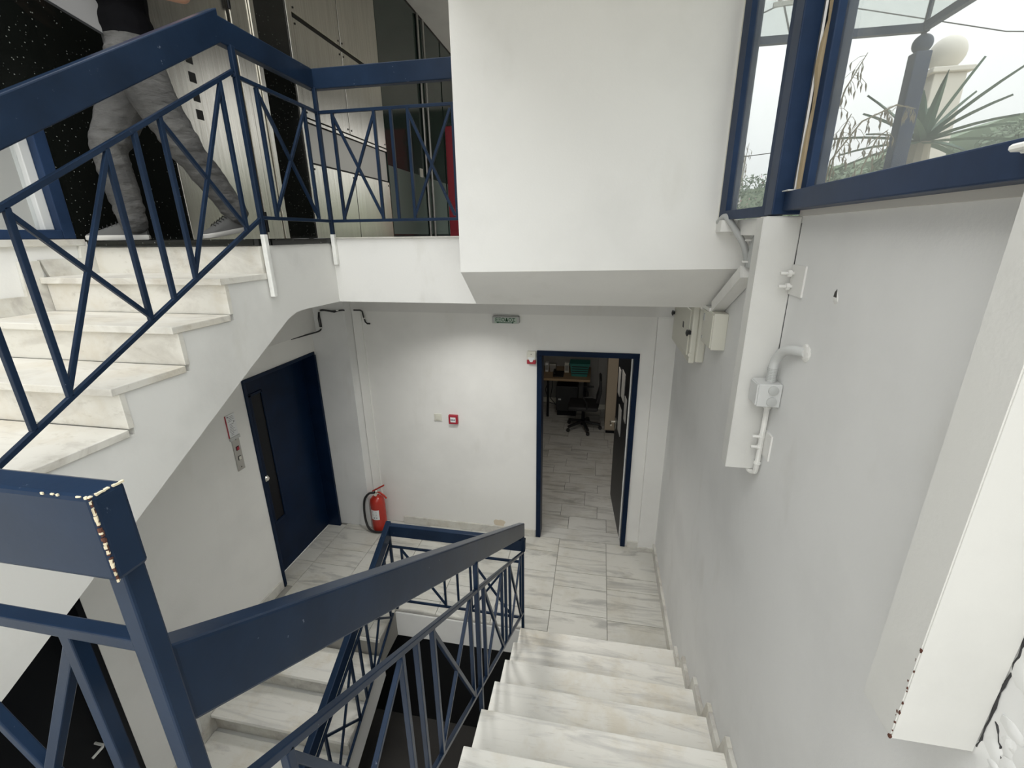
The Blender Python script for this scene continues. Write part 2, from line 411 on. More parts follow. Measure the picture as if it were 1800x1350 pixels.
# steel cladding panels
cl = struct(MB().box(LW-.032, LW-.022, 4.25, 6.05, LOB, 6.2).build('wall_cladding', 'dark_gap'))
box('edge_strip', 'brushed_steel', (LW-.03, LW+.010, 4.255, 4.30, LOB, 6.2), cl, .002)
box('edge_strip', 'brushed_steel', (LW-.03, LW+.004, 4.305, 4.335, LOB, 6.2), cl, .002)
for a, b_ in ((4.34, 5.135), (5.15, 6.03)):
    for z0, z1 in ((LOB, 3.785), (4.19, 4.965), (5.005, 6.2)):
        box('steel_panel', 'brushed_steel', (LW-.025, LW, a, b_, z0, z1), cl, .002)
        for yy in (a+.03, b_-.03):
            for zz in (z0+.04, z1-.04):
                if 3.2 < zz < 6: MB().lathe((LW, yy, zz), [(.009, 0), (.009, .004), (.006, .006)], 8, 'x').build('screw', 'dark_gap', cl)
box('steel_panel', 'panel_steel', (LW-.04, LW-.018, 4.34, 6.03, 3.805, 4.14), cl)
box('joint_strip', 'brushed_steel', (LW-.03, LW+.002, 4.34, 6.03, 4.15, 4.175), cl)  # steel strip along the panel joint
# dark greenish glazing further on
gl = struct(MB().box(LW-.03, LW-.02, 6.03, 9.6, LOB, 6.2).build('window_lobby', 'dark_gap'))
for a, b_ in ((6.05, 7.38), (7.42, 8.4), (8.45, 9.55)):
    box('glass_pane', 'dark_glass', (LW-.02, LW-.005, a, b_, LOB+.02, 6.15), gl)
    box('frosted_band', 'frosted_glass', (LW-.006, LW-.003, a+.01, b_-.01, LOB+.04, 4.0), gl)
for yy in (7.40, 7.62): MB().tube([(LW+.02, yy, LOB), (LW+.02, yy, 6.15)], .018, 8).build('glazing_rod', 'panel_steel', gl)
box('switch_plate', 'cream_plastic', (LW-.003, LW+.012, 7.16, 7.26, 3.98, 4.1), gl)
fh = thing('fire_cabinet', 'red fire cabinet standing half hidden behind the white wall edge in the lobby', 'cabinet', (-2.2, 7.6, LOB))
MB().box(-2.46, -2.0, 7.5, 7.75, LOB, 4.72, .01).build('body', 'red_plastic', fh)
MB().box(-2.42, -2.04, 7.485, 7.5, LOB+.1, 4.64).build('door', 'red_plastic', fh)
dn = thing('ceiling_spot', 'small dark ceiling spotlight in the lobby, top centre', 'spotlight', (-1.9, 6.2, 6.2))
MB().lathe((-1.9, 6.2, 6.15), [(.03, .05), (.05, .03), (.055, 0), (.03, -.005)], 16).build('housing', 'black_metal', dn)
MB().tube([(-1.9, 6.2, 6.2), (-1.9, 6.2, 6.18)], .02).build('neck', 'black_metal', dn)

# window in left wall beside the upper flight
w3 = struct(MB().box(LW-.12, LW+.004, 2.0, 2.06, 3.12, 3.72, .004).box(LW-.12, LW+.004, -.6, 2.0, 3.12, 3.165, .004)
            .box(LW-.12, LW+.004, -.6, 2.0, 3.66, 3.72, .004).build('window_3', 'blue_frame_paint'))
MB().box(LW-.10, LW-.04, 1.955, 2.0, 3.165, 3.66, .004).box(LW-.10, LW-.04, .9, .94, 3.165, 3.66, .004).build('inner_frame', 'pale_grey_plastic', w3)
MB().box(LW-.075, LW-.069, -.6, 1.955, 3.165, 3.66).build('glass', 'clear_glass', w3)
struct(MB().box(LW-.15, LW+.02, -.6, 2.085, 3.085, 3.118, .003).build('trim_sill_left', 'skirt_marble'))
struct(MB().box(LW-1.3, LW-1.2, -1.5, 4.5, 2.6, 6.5).build('wall_neighbour', 'white_plaster'))

# ------------------------------------------------------------------ staircases
def flight_right():
    t = thing('staircase', 'right marble staircase running down along the grey wall to the lower landing', 'staircase', (.1, 1.3, 0))
    K = 10
    poly = [(Y0+.02, -.27), (Y0-.02, -.27), (Y0-.02-K*RUN+.1, LAND-.55), (-1.9, LAND-.30), (-1.9, LAND-.03)]
    poly.append((Y0-K*RUN-.02, LAND-.03))
    for k in range(K, 0, -1):
        z = k*RISE-.03
        poly.append((Y0-.045-k*RUN, z)); poly.append((Y0-.045-(k-1)*RUN, z))
    poly.append((Y0-.045, -.012)); poly.append((Y0+.02, -.012))
    MB().prism(poly, XS+.012, RW-.001).build('flight_body', 'white_plaster', t)
    for k in range(1, K+1):
        yn = Y0-(k-1)*RUN; z = k*RISE
        MB().box(XS, RW-.001, yn-RUN-.03, yn, z-.03, z, .003).build('tread', 'tread_marble', t)
        MB().box(XS+.012, RW-.024, yn-.045, yn-.025, z-RISE, z-.03).build('riser', 'riser_marble', t)
        a, b_ = yn-RUN-.025, yn-.025
        L = [(a, z), (b_+.09, z), (b_+.09, z-.03), (b_+.09, z+.07), (a+.10, z+.09), (a+.085, z+RISE+.05), (a, z+RISE+.05)]
        L = [(a, z), (b_, z), (b_, z+.07), (a+.10, z+.08), (a+.05, z+RISE+.075), (a+.0, z+RISE+.075)]
        MB().prism(L, RW-.022, RW-.001).build('skirting', 'skirt_marble', t)
    MB().box(XS+.012, RW-.024, Y0-K*RUN-.045, Y0-K*RUN-.025, K*RISE, LAND-.03).build('riser', 'riser_marble', t)
flight_right()
struct(MB().box(LW, RW, -2.2, Y0-10*RUN, LAND-.03, LAND).build('floor_entry', 'tile_marble'))

def flight_up():
    t = thing('staircase', 'upper left marble staircase climbing to the dark lobby', 'staircase', (-2.2, 1.2, LAND))
    J = 7
    # side profile in (y,z): steps on top, sloping soffit below, level landing at the head
    top = [(2.79, LOB-.03)]
    top.append((UY+.03, LOB-.03))
    for j in range(1, J+1):
        z = LOB-j*UR-.03
        top.append((UY+(.03 if j == 1 else .046)-(j-1)*UT, z)); top.append((UY+.046-j*UT, z))
    top.append((UY+.046-J*UT, LAND-.03)); top.append((-.9, LAND-.03))
    bot = [(-.9, 1.35), (.12, 1.50), (.70, 1.797), (1.181, 2.072), (1.9, 2.482), (2.25, 2.676), (2.33, 2.702), (2.42, 2.706), (2.79, 2.699)]
    MB().prism(top+bot, LW+.001, XU-.004).build('flight_body', 'old_white_paint', t)
    for j in range(1, J+1):
        yn = UY-j*UT; z = LOB-j*UR
        MB().box(LW+.02, XU+.004, yn, yn+UT+.02, z-.03, z, .003).build('tread', 'riser_marble', t)
        MB().box(LW+.02, XU, yn+.026, yn+.046, z-UR, z-.03).build('riser', 'riser_marble', t)
    MB().box(LW+.02, XU, UY+.002, UY+.03, LOB-UR, LOB-.032).build('riser', 'riser_marble', t)
    for j in range(0, J+1):
        yn = UY-j*UT; z = LOB-(j+1)*UR
        a, b_ = yn-UT+.05, yn+.025
        L = [(a, z), (b_, z), (b_, z+UR+.08), (b_-.085, z+UR+.08), (b_-.095, z+.085), (a-.02, z+.085)]
        if j == 0: L = [(a, z), (b_, z), (b_, z+UR-.02), (b_-.085, z+UR-.02), (b_-.095, z+.085), (a-.02, z+.085)]
        MB().prism(L, LW+.001, LW+.02).build('skirting', 'skirt_marble', t)
    MB().box(LW+.03, XU, UY-.03, UY+.10, LOB-.028, LOB+.004, .003).build('edge_trim', 'granite', t)
    MB().box(XU-.09, XU+.006, UY+.10, 2.775, LOB-.03, LOB+.004, .003).build('edge_trim', 'granite', t)
    MB().box(LW+.03, XU-.09, UY+.10, 2.79, LOB-.03, LOB).build('landing_slab', 'granite', t)
flight_up()

def flight_low():
    t = thing('staircase', 'lower left marble staircase descending below the blue lift door', 'staircase', (-2.2, 1.4, BASE))
    ny = lambda k: 2.545-k*.2845
    poly = [(2.56, -.27)]
    K = 9
    poly = [(ny(0)+.045, -.03)]
    for k in range(1, K):
        z = -k*RISE-.03
        poly.append((ny(k-1)+.045, z)); poly.append((ny(k)+.045, z))
    poly.append((ny(K-1)+.045, BASE)); poly.append((ny(K-1)+.3, BASE)); poly.append((2.60, -.45)); poly.append((2.60, -.03))
    MB().prism(poly, LW+.001, XL-.012).build('flight_body', 'white_plaster', t)
    for k in range(0, K):
        z = -k*RISE
        if k: MB().box(LW+.02, XL, ny(k), ny(k-1)+.0, z-.03, z, .003).build('tread', 'tread_marble', t)
        else: MB().box(LW+.02, XL, ny(0), 2.56, -.03, 0, .003).build('tread', 'tread_marble', t)
        MB().box(LW+.02, XL-.012, ny(k)+.025, ny(k)+.045, z-RISE, z-.03).build('riser', 'skirt_marble', t)
        a, b_ = ny(k+1)+.025, ny(k)+.025; zz = z-RISE
        MB().prism([(a, zz), (b_, zz), (b_, zz+RISE+.09), (b_-.09, zz+RISE+.09), (b_-.10, zz+.09), (a, zz+.09)], LW+.001, LW+.02).build('skirting', 'skirt_marble', t)
flight_low()

# ------------------------------------------------------------------ railings
BW = .0175; PW = .023
class Rail:
    def __init__(s, label, loc, group=None): s.t = thing('stair_railing', label, 'railing', loc, group)
    def handrail(s, a, c, h=.118, w=.046, ecut='v'):
        s.hr = MB().bar(a, c, w, h, bev=.005, ecut=ecut).build('handrail', 'blue_paint', s.t); return s.hr
    def run(s, name, a, c, w=BW): return MB().bar(a, c, w, w, bev=.002, ecut='v').build(name, 'blue_paint', s.t)
    def baluster(s, a, c, w=BW): return MB().bar(a, c, w, w, up=(1, 0, 0) if abs(a[0]-c[0]) < 1e-6 else (0, 1, 0), bev=.002).build('baluster', 'blue_paint', s.t)
    def brace(s, a, c, nrm, w=.0165): return MB().bar(a, c, w, w*.9, up=nrm, bev=.002).build('brace', 'blue_paint', s.t)
    def post(s, x, y, z0, z1, w=PW, mat='blue_paint', name='post'): return MB().box(x-w/2, x+w/2, y-w/2, y+w/2, z0, z1, .003).build(name, mat, s.t)
def fill(R, P, mid, bot, stations, nrm):
    """stations: list of ('v', s) uprights and ('x', s0, s1) crossed cells. P(s,z)->point"""
    for st in stations:
        if st[0] == 'v': R.baluster(P(st[1], bot(st[1])+.005), P(st[1], mid(st[1])-.005))
        else:
            a, b_ = st[1], st[2]
            R.brace(P(a, mid(a)-.02), P(b_, bot(b_)+.02), nrm); R.brace(P(b_, mid(b_)-.02), P(a, bot(a)+.02), nrm, .016)

# upper railing: flight + lobby edge
X1 = -1.698
R = Rail('blue metal railing of the upper stairs and lobby edge, in front of the person', (X1, 2.1, LOB))
top = lambda s: 4.073+.607*(s-2.10); mid = lambda s: 3.832+.612*(s-2.11); bot = lambda s: 3.212+.563*(s-2.15)
P = lambda s, z: (X1, s, z)
XH = X1-.022
R.handrail((XH, -.1, top(-.1)-.064), (XH, 2.095, top(2.095)-.064), .109)
R.run('mid_rail', P(-.1, mid(-.1)), P(2.12, mid(2.12))); R.run('bottom_rail', P(-.1, bot(-.1)), P(2.15, bot(2.15)))
sts = []
for a in (2.03, 1.435+.0):
    pass
sts = [('v', 2.03), ('x', 1.68, 2.03), ('v', 1.68), ('v', 1.557), ('v', 1.437), ('x', 1.096, 1.437), ('v', 1.096), ('v', .974), ('v', .852), ('x', .505, .852), ('v', .505), ('v', .385), ('v', .265), ('x', -.08, .265), ('v', -.08)]
fill(R, P, mid, bot, sts, (1, 0, 0))
R.post(X1, 2.14, 3.13, 3.945); R.post(X1, 2.14, 2.815, 3.13, .026, 'white_metal_paint', 'post_foot')
# level part along Y
ZT = 4.045
R.handrail((XH, 2.085, ZT-.055), (XH, 2.80, ZT-.055), .105)
R.run('mid_rail', P(2.12, 3.825), P(2.79, 3.818)); R.run('bottom_rail', P(2.14, 3.21), P(2.79, 3.21))
fill(R, P, lambda s: 3.818, lambda s: 3.21, [('v', 2.266), ('x', 2.266, 2.645), ('v', 2.645)], (1, 0, 0))
R.post(X1, 2.775, 3.13, 3.945); R.post(X1, 2.775, 2.94, 3.13, .026, 'white_metal_paint', 'post_foot')
# level part along X
YB = 2.782
P = lambda s, z: (s, YB, z)
R.handrail((XH-.02, YB+.014, ZT-.055), (-.745, YB+.014, ZT-.055), .105)
R.run('mid_rail', P(X1, 3.818), P(-.75, 3.818)); R.run('bottom_rail', P(X1, 3.21), P(-.75, 3.21))
fill(R, P, lambda s: 3.818, lambda s: 3.21, [('v', -1.605), ('x', -1.605, -1.34), ('v', -1.34), ('v', -1.235), ('v', -1.13), ('x', -1.13, -.875), ('v', -.86)], (0, 1, 0))

# railing of the right flight, going down away from the camera
X2 = -.487
R = Rail('blue railing sloping down beside the right marble stairs', (X2, 1.6, 0))
P = lambda s, z: (X2, s, z)
tp = lambda s: 2.665-.642*(s-.327); mid = lambda s: 2.03-.632*(s-.86); bot = lambda s: 1.288-.628*(s-1.075)
R.handrail((X2-.018, .326, tp(.326)-.078), (X2-.018, 2.94, tp(2.94)-.072), .107)
R.run('mid_rail', P(.32, mid(.32)), P(2.88, mid(2.88))); R.run('bottom_rail', P(.32, bot(.32)), P(2.88, bot(2.88)))
sts = [('x', .448, .86), ('v', .448), ('v', .86), ('v', .955), ('v', 1.077), ('x', 1.077, 1.485), ('v', 1.485), ('v', 1.71), ('x', 1.71, 2.115), ('v', 2.115), ('v', 2.225), ('v', 2.358), ('x', 2.358, 2.765), ('v', 2.765)]
fill(R, P, mid, bot, sts, (1, 0, 0))
R.post(X2, 1.597, .80, tp(1.597)-.132, .022); R.post(X2, 2.872, .0, tp(2.872)-.132)
# near landing railing across the well (foreground)
Y3 = .312
R = Rail('chipped blue railing across the near landing, ending in a post in the foreground', (-.8, Y3, LAND))
P = lambda s, z: (s, Y3, z)
hr = R.handrail((-2.0, Y3-.012, 2.835), (-.458, Y3-.012, 2.835), .098, .034, None)
R.run('mid_rail', P(-2.0, 2.672), P(X2, 2.672)); R.run('bottom_rail', P(-2.0, 2.075), P(X2, 2.075))
fill(R, P, lambda s: 2.672, lambda s: 2.075, [('v', -.605), ('x', -.905, -.605), ('v', -.905), ('v', -1.02), ('v', -1.135), ('x', -1.48, -1.135), ('v', -1.48)], (0, 1, 0))
R.post(X2, Y3, 1.55, 2.79, .024)
def chips(parent):
    rnd = random.Random(3); Xe, Ye, Ze = -.458, Y3-.029, 2.884
    def ribbon(name, mat, wmax, off, gate):
        b = MB(); z = Ze-.001; prev = None
        while z > Ze-.094:
            z2 = z-rnd.uniform(.0012, .0035)
            k = max(0, math.sin((Ze-z)/.094*PI*.93))*.8+.25
            wa, wb = [rnd.uniform(.15, 1)*wmax*k for _ in range(2)]
            if rnd.random() < gate:
                b.prism([(Xe-wa, Ye-off), (Xe-.0008, Ye-off), (Xe+off, Ye+.0008), (Xe+off, Ye+wb), (Xe-.002, Ye+.004)], z2, z, 'z')
            z = z2
        b.build(name, mat, parent)
    ribbon('rust_chip', 'rust', .0032, .0002, .72); ribbon('paint_chip', 'bare_wood', .0023, .0005, .52)
    b = MB(); y = Ye
    while y < Ye+.032:
        l = rnd.uniform(.0012, .004)
        if rnd.random() < .6: b.box(Xe-.0028*rnd.random()-.0008, Xe+.0004, y, y+l, Ze-.0016*rnd.random()-.0006, Ze+.0004)
        y += l
    x = Xe-.002
    while x > Xe-.06:
        l = rnd.uniform(.001, .004)
        if rnd.random() < .55-(Xe-x)*6: b.box(x-l, x, Ye-.0004, Ye+.002*rnd.random()+.0006, Ze-.0016*rnd.random()-.0006, Ze+.0004)
        x -= l
    b.build('paint_chip', 'bare_wood', parent)
chips(hr)
# lower landing railing and the flight below it
R = Rail('dark blue railing round the stairwell edge of the lower landing', (-1.05, 2.885, 0))
Y4 = 2.885
P = lambda s, z: (s, Y4, z)
R.handrail((-1.635, Y4, .822), (X2+.02, Y4, .822), .102)
R.run('mid_rail', P(-1.61, .655), P(X2, .655), .017); R.run('bottom_rail', P(-1.61, .095), P(X2, .095), .017)
fill(R, P, lambda s: .655, lambda s: .095, [('v', -1.515), ('x', -1.515, -1.155), ('v', -1.155), ('v', -1.04), ('v', -.925), ('x', -.925, -.595), ('v', -.595)], (0, 1, 0))
R.post(-1.61, Y4, 0, .80, .022)
X5 = -1.61
P = lambda s, z: (X5, s, z)
tp = lambda s: .868+.575*(s-2.86); mid = lambda s: .668+.575*(s-2.86); bot = lambda s: .06+.575*(s-2.86)
R.handrail((X5, .55, tp(.55)-.055), (X5, 2.90, tp(2.90)-.055), .10)
R.run('mid_rail', P(.55, mid(.55)), P(2.88, mid(2.88)), .017); R.run('bottom_rail', P(.55, bot(.55)), P(2.80, bot(2.80)), .017)
sts = []
s0 = 2.76
while s0 > .8:
    sts += [('v', s0), ('x', s0-.37, s0), ('v', s0-.37), ('v', s0-.49)]; s0 -= .61
fill(R, P, mid, bot, sts, (1, 0, 0))
for s in (1.45,): R.post(X5, s, bot(s)-.25, tp(s)-.10, .02)

# ------------------------------------------------------------------ lift door, store door and wall fittings on the left
XD = LW-.122
d1 = struct(MB().box(XD-.03, XD, EY0+.03, EY1-.03, .006, EZ-.03, .003).build('door_1', 'blue_door_paint'))
MB().box(XD-.04, LW+.022, EY1-.03, EY1, 0, EZ-.03, .003).box(XD-.04, LW+.012, EY0, EY0+.03, -.01, EZ-.03, .003).box(XD-.04, LW+.012, EY0, EY1, EZ-.03, EZ, .003).build('door_frame', 'blue_door_paint', d1)
MB().box(XD, XD+.012, 3.105, 3.135, .56, 1.84, .003).box(XD, XD+.012, 3.255, 3.275, .56, 1.84, .003).box(XD, XD+.012, 3.105, 3.275, 1.82, 1.845, .003).box(XD, XD+.012, 3.105, 3.275, .545, .57, .003).build('vision_frame', 'blue_door_paint', d1)
box('vision_glass', 'black_metal', (XD, XD+.004, 3.135, 3.255, .57, 1.82), d1)
hd = MB().lathe((XD, 3.085, 1.06), [(.034, 0), (.034, .006), (.012, .010), (.012, .035)], 16, 'x').build('door_pull', 'chrome', d1, True)
MB().lathe((XD+.03, 3.085, 1.06), [(.012, 0), (.028, .006), (.028, .02), (.018, .03)], 16, 'x').build('knob', 'chrome', hd, True)
MB().box(XD, XD+.004, 3.075, 3.095, .93, .97).build('keyhole_plate', 'panel_steel', d1)
d3 = struct(MB().box(LW-.16, LW-.12, .55, 1.52, -1.5, 1.22).build('door_3', 'black_metal'))
MB().box(LW-.12, LW-.004, 1.49, 1.52, -1.5, 1.22).box(LW-.12, LW-.004, .55, .58, -1.5, 1.22).box(LW-.12, LW-.004, .55, 1.52, 1.19, 1.22).build('door_frame', 'black_metal', d3)
MB().tube([(LW-.12, 1.40, .19), (LW-.06, 1.40, .19), (LW-.05, 1.39, .19), (LW-.05, 1.33, .185)], .008, 8).build('door_handle', 'white_metal_paint', d3)

t = thing('lift_call_panel', 'steel lift call panel with red and white buttons on the left wall', 'call panel', (LW, 2.765, 1.47))
box('plate', 'panel_steel', (LW, LW+.008, 2.73, 2.802, 1.335, 1.625), t, .002)
for z, mt in ((1.525, 'red_plastic'), (1.44, 'cream_plastic')):
    b_ = MB().box(LW+.006, LW+.011, 2.752, 2.782, z-.018, z+.018, .002).build('button_ring', 'black_plastic', t)
    MB().box(LW+.010, LW+.016, 2.756, 2.778, z-.014, z+.014, .002).build('button', mt, b_)
for z in (1.60, 1.36): MB().lathe((LW+.008, 2.767, z), [(.004, 0), (.004, .002), (.002, .003)], 8, 'x').build('screw', 'black_metal', t)
t = thing('notice_holder', 'printed white notice in a clear holder above the lift call panel', 'notice', (LW, 2.765, 1.71))
box('sheet', 'paper', (LW+.003, LW+.006, 2.722, 2.808, 1.625, 1.815), t)
MB().box(LW, LW+.014, 2.716, 2.814, 1.605, 1.632, .002).build('clip_rail', 'grey_plastic', t)
box('side_edge', 'red_plastic', (LW, LW+.008, 2.716, 2.720, 1.63, 1.815), t)
b_ = MB(); rr = random.Random(5)
for i in range(13):
    z = 1.80-i*.0125
    if i in (4,): continue
    b_.box(LW+.0058, LW+.0064, 2.735+rr.uniform(0, .008), 2.785+rr.uniform(-.02, .012), z-.003, z)
b_.box(LW+.0058, LW+.0066, 2.732, 2.742, 1.795, 1.806).box(LW+.0058, LW+.0066, 2.785, 2.795, 1.745, 1.755)
b_.build('printed_lines', 'print_ink', t)

# black cables at the head of the left wall
t = thing('wall_cable', 'thin black cables clipped round the left beam and column under the soffit', 'cable', (-2.6, 3.93, 2.4))
MB().pipe([(-2.76, 3.60, 2.228), (-2.72, 3.86, 2.228), (-2.70, 3.925, 2.232), (-2.672, 3.932, 2.25), (-2.66, 3.932, 2.29), (-2.665, 3.932, 2.40), (-2.655, 3.932, 2.43), (-2.62, 3.932, 2.446), (-2.52, 3.932, 2.436), (-2.42, 3.932, 2.446), (-2.39, 3.932, 2.446)], .0075, 6).build('cable', 'wire_black', t)
MB().tube([(-2.676, 3.934, 2.27), (-2.682, 3.934, 2.36), (-2.668, 3.934, 2.435), (-2.60, 3.934, 2.44), (-2.50, 3.934, 2.425), (-2.45, 3.934, 2.44)], .005, 6).build('cable', 'wire_black', t)
MB().tube([(-2.36, D-.034, 2.430), (-2.29, D-.034, 2.430), (-2.272, D-.034, 2.42), (-2.268, D-.024, 2.36), (-2.262, D-.012, 2.31), (-2.245, D-.010, 2.295), (-2.215, D-.010, 2.295)], .0075, 6).build('cable', 'wire_black', t)
for p in ((-2.665, 3.93, 2.27), (-2.655, 3.93, 2.435), (-2.46, 3.93, 2.446), (-2.268, D-.016, 2.35)):
    MB().box(p[0]-.012, p[0]+.012, p[1]-.012, p[1]+.008, p[2]-.006, p[2]+.006).build('clip', 'white_metal_paint', t)

# fire extinguisher
t = thing('fire_extinguisher', 'red fire extinguisher with white label standing on the landing floor in the corner', 'extinguisher', (-2.29, 3.935, 0))
ex, ey = -2.29, 3.935
MB().lathe((ex, ey, 0), [(.076, .0), (.080, .012), (.081, .03), (.080, .34), (.074, .375), (.052, .405), (.026, .42), (.022, .44)], 24).build('cylinder', 'red_paint', t, True)
MB().lathe((ex, ey, .44), [(.024, 0), (.026, .02), (.020, .045), (.014, .05)], 14).build('valve', 'chrome', t, True)
MB().bar((ex-.035, ey-.01, .475), (ex+.11, ey-.02, .565), .022, .014, bev=.003).build('lever', 'red_paint', t)
MB().tube([(ex+.0, ey, .46), (ex+.05, ey-.012, .465), (ex+.10, ey-.02, .435), (ex+.125, ey-.022, .405)], .009, 8).build('carry_handle', 'red_paint', t)
MB().pipe([(ex-.012, ey-.02, .46), (ex-.07, ey-.03, .45), (ex-.125, ey-.04, .38), (ex-.145, ey-.045, .26), (ex-.135, ey-.06, .13), (ex-.095, ey-.085, .045), (ex-.03, ey-.105, .02), (ex+.06, ey-.10, .02), (ex+.13, ey-.06, .03)], .0125, 8).build('hose', 'black_rubber', t, True)
MB().tube([(ex+.11, ey-.07, .027), (ex+.19, ey-.035, .045), (ex+.235, ey-.02, .055)], [.012, .016, .020], 10).build('nozzle', 'black_rubber', t, True)
MB().lathe((ex+.012, ey-.03, .452), [(.016, -.012), (.016, -.02)], 12, 'y').build('gauge', 'cream_plastic', t)
lab = MB()
a0, a1 = math.radians(232), math.radians(302)
for k in range(8):
    u0, u1 = a0+(a1-a0)*k/8, a0+(a1-a0)*(k+1)/8; r_ = .0818
    lab.face([(ex+r_*math.cos(u0), ey+r_*math.sin(u0), .155), (ex+r_*math.cos(u1), ey+r_*math.sin(u1), .155), (ex+r_*math.cos(u1), ey+r_*math.sin(u1), .275), (ex+r_*math.cos(u0), ey+r_*math.sin(u0), .275)])
lb = lab.build('label', 'paper', t)
b_ = MB()
for z, wdt in ((.255, .05), (.245, .045), (.222, .05), (.212, .04)):
    c_ = math.radians(265); b_.bar((ex+.083*math.cos(c_-.3), ey+.083*math.sin(c_-.3), z), (ex+.083*math.cos(c_+.3), ey+.083*math.sin(c_+.3), z), .001, .003)
for q in (-.12, .22):
    c_ = math.radians(268)+q; b_.blob((ex+.0825*math.cos(c_), ey+.0825*math.sin(c_), .180), (.007, .002, .009), 1)
b_.build('print', 'print_ink', lb)

# back wall fittings
t = thing('light_switch', 'cream light switch on the back wall, left of the red call point', 'switch', (-1.572, D, 1.33))
MB().box(-1.612, -1.532, D-.010, D, 1.29, 1.37, .003).build('plate', 'cream_plastic', t)
MB().box(-1.594, -1.550, D-.017, D-.008, 1.306, 1.354, .003).build('rocker', 'cream_plastic', t)
t = thing('fire_call_point', 'small square red fire call point on the back wall beside the switch', 'call point', (-1.402, D, 1.325))
MB().box(-1.451, -1.353, D-.035, D, 1.276, 1.374, .006).build('housing', 'red_plastic', t)
MB().box(-1.430, -1.374, D-.038, D-.034, 1.298, 1.352, .002).build('press_pane', 'paper', t)
MB().prism([(-1.424, 1.335), (-1.408, 1.325), (-1.424, 1.315)], D-.0395, D-.0375, 'y').prism([(-1.380, 1.335), (-1.396, 1.325), (-1.380, 1.315)], D-.0395, D-.0375, 'y').lathe((-1.402, D-.0375, 1.325), [(.008, 0), (.008, -.002)], 10, 'y').build('press_symbol', 'print_ink', t)
t = thing('alarm_sounder', 'cream and red alarm sounder at the top left corner of the doorway', 'alarm', (-.593, D, 2.01))
MB().box(-.636, -.552, D-.045, D, 1.995, 2.075, .005).build('cream_body', 'cream_plastic', t)
MB().box(-.636, -.552, D-.042, D, 1.952, 1.995, .005).build('red_base', 'red_plastic', t)
MB().prism([(-.625, 2.02), (-.605, 1.975), (-.582, 1.975), (-.562, 2.02)], D-.049, D-.044, 'y').build('white_lens', 'paper', t)
MB().lathe((-.594, D-.046, 2.05), [(.004, 0), (.004, -.002)], 8, 'y').build('lamp', 'dark_gap', t)

def text_mesh(body, size, name, mat, parent, loc, mirror=False):
    cu = bpy.data.curves.new(name, 'FONT'); cu.body = body; cu.size = size; cu.extrude = .0008; cu.align_x = 'CENTER'; cu.align_y = 'CENTER'; cu.offset = .0006
    o = bpy.data.objects.new(name+'_source', cu); COL.objects.link(o)
    dg = bpy.context.evaluated_depsgraph_get(); me = bpy.data.meshes.new_from_object(o.evaluated_get(dg))
    bpy.data.objects.remove(o); bpy.data.curves.remove(cu)
    me.transform(Matrix.Rotation(PI/2, 4, 'X')); me.transform(Matrix.Translation(Vector(loc)-ORG[parent.name]))
    me.materials.clear(); me.materials.append(MATS[mat])
    q = bpy.data.objects.new(name, me); COL.objects.link(q); q.parent = parent; return q
t = thing('exit_sign', 'green and white Greek exit sign box high on the back wall', 'exit sign', (-.832, D, 2.37))
MB().box(-.958, -.706, D-.065, D, 2.337, 2.402, .008).build('case', 'grey_plastic', t)
MB().box(-.940, -.722, D-.068, D-.063, 2.342, 2.392, .002).build('face', 'sign_face', t)
text_mesh('ΕΞΟΔΟΣ', .046, 'lettering', 'sign_green', t, (-.832, D-.069, 2.372))
MB().box(-.900, -.765, D-.0695, D-.068, 2.3455, 2.3515).prism([(-.918, 2.3485), (-.896, 2.357), (-.896, 2.340)], D-.0695, D-.068, 'y').prism([(-.747, 2.3485), (-.769, 2.357), (-.769, 2.340)], D-.0695, D-.068, 'y').build('arrow', 'sign_green', t)
b_ = MB(); rr = random.Random(21); pts = []
for i in range(14):
    a_ = 2*PI*i/14; q = rr.uniform(.65, 1.1); pts.append((-.945+.075*q*math.cos(a_), .115+.055*q*math.sin(a_)))
b_.prism(pts, D-.0012, D+.001, 'y').build('bare_patch', 'bare_wall', wb)
lt = thing('added_landing_lamp', 'added round ceiling lamp, unseen under the slab, to brighten the lower landing', 'lamp', (-1.1, 3.25, 2.70))  # added lamp, hidden by the slab, lifting the dim lower landing
MB().lathe((-1.1, 3.25, 2.699), [(.14, 0), (.15, -.012), (.145, -.02)], 24).build('base', 'white_metal_paint', lt, True)
MB().lathe((-1.1, 3.25, 2.68), [(.13, 0), (.12, -.015), (.08, -.026), (.02, -.03)], 24).build('lamp_shade', 'cream_plastic', lt, True)
la = bpy.data.lights.new('landing_fill', 'AREA'); la.shape = 'DISK'; la.size = .26; la.energy = FILL_W; la.spread = math.radians(128); la.color = (1, .985, .95)
lo_ = bpy.data.objects.new('landing_fill', la); lo_.location = (0, 0, -.062); COL.objects.link(lo_); lo_.parent = lt
# doorway frame
FR = .048
d4 = struct(MB().box(DX0, DX0+FR, D-.018, D+.14, 0, DZ-FR, .003).box(DX1-FR, DX1, D-.018, D+.14, 0, DZ-FR, .003).box(DX0, DX1, D-.018, D+.14, DZ-FR, DZ, .003).build('door_4', 'blue_door_paint'))
lf = MB()
A, B = Vector((.335, D+.10, 0)), Vector((.262, D+.97, 0)); dv = (B-A).normalized(); nv = Vector((dv.y, -dv.x, 0))
def leafbox(s0, s1, n0, n1, z0, z1):
    m_ = MB(); pts = [A+dv*s0+nv*n0, A+dv*s1+nv*n0, A+dv*s1+nv*n1, A+dv*s0+nv*n1]
    return m_.prism([(p.x, p.y) for p in pts], z0, z1, 'z')
leafbox(0, .87, -.0, .045, .012, 2.02).build('door_leaf', 'black_metal', d4)
leafbox(-.006, .0, -.002, .047, .012, 2.02).build('leaf_edge', 'white_metal_paint', d4)
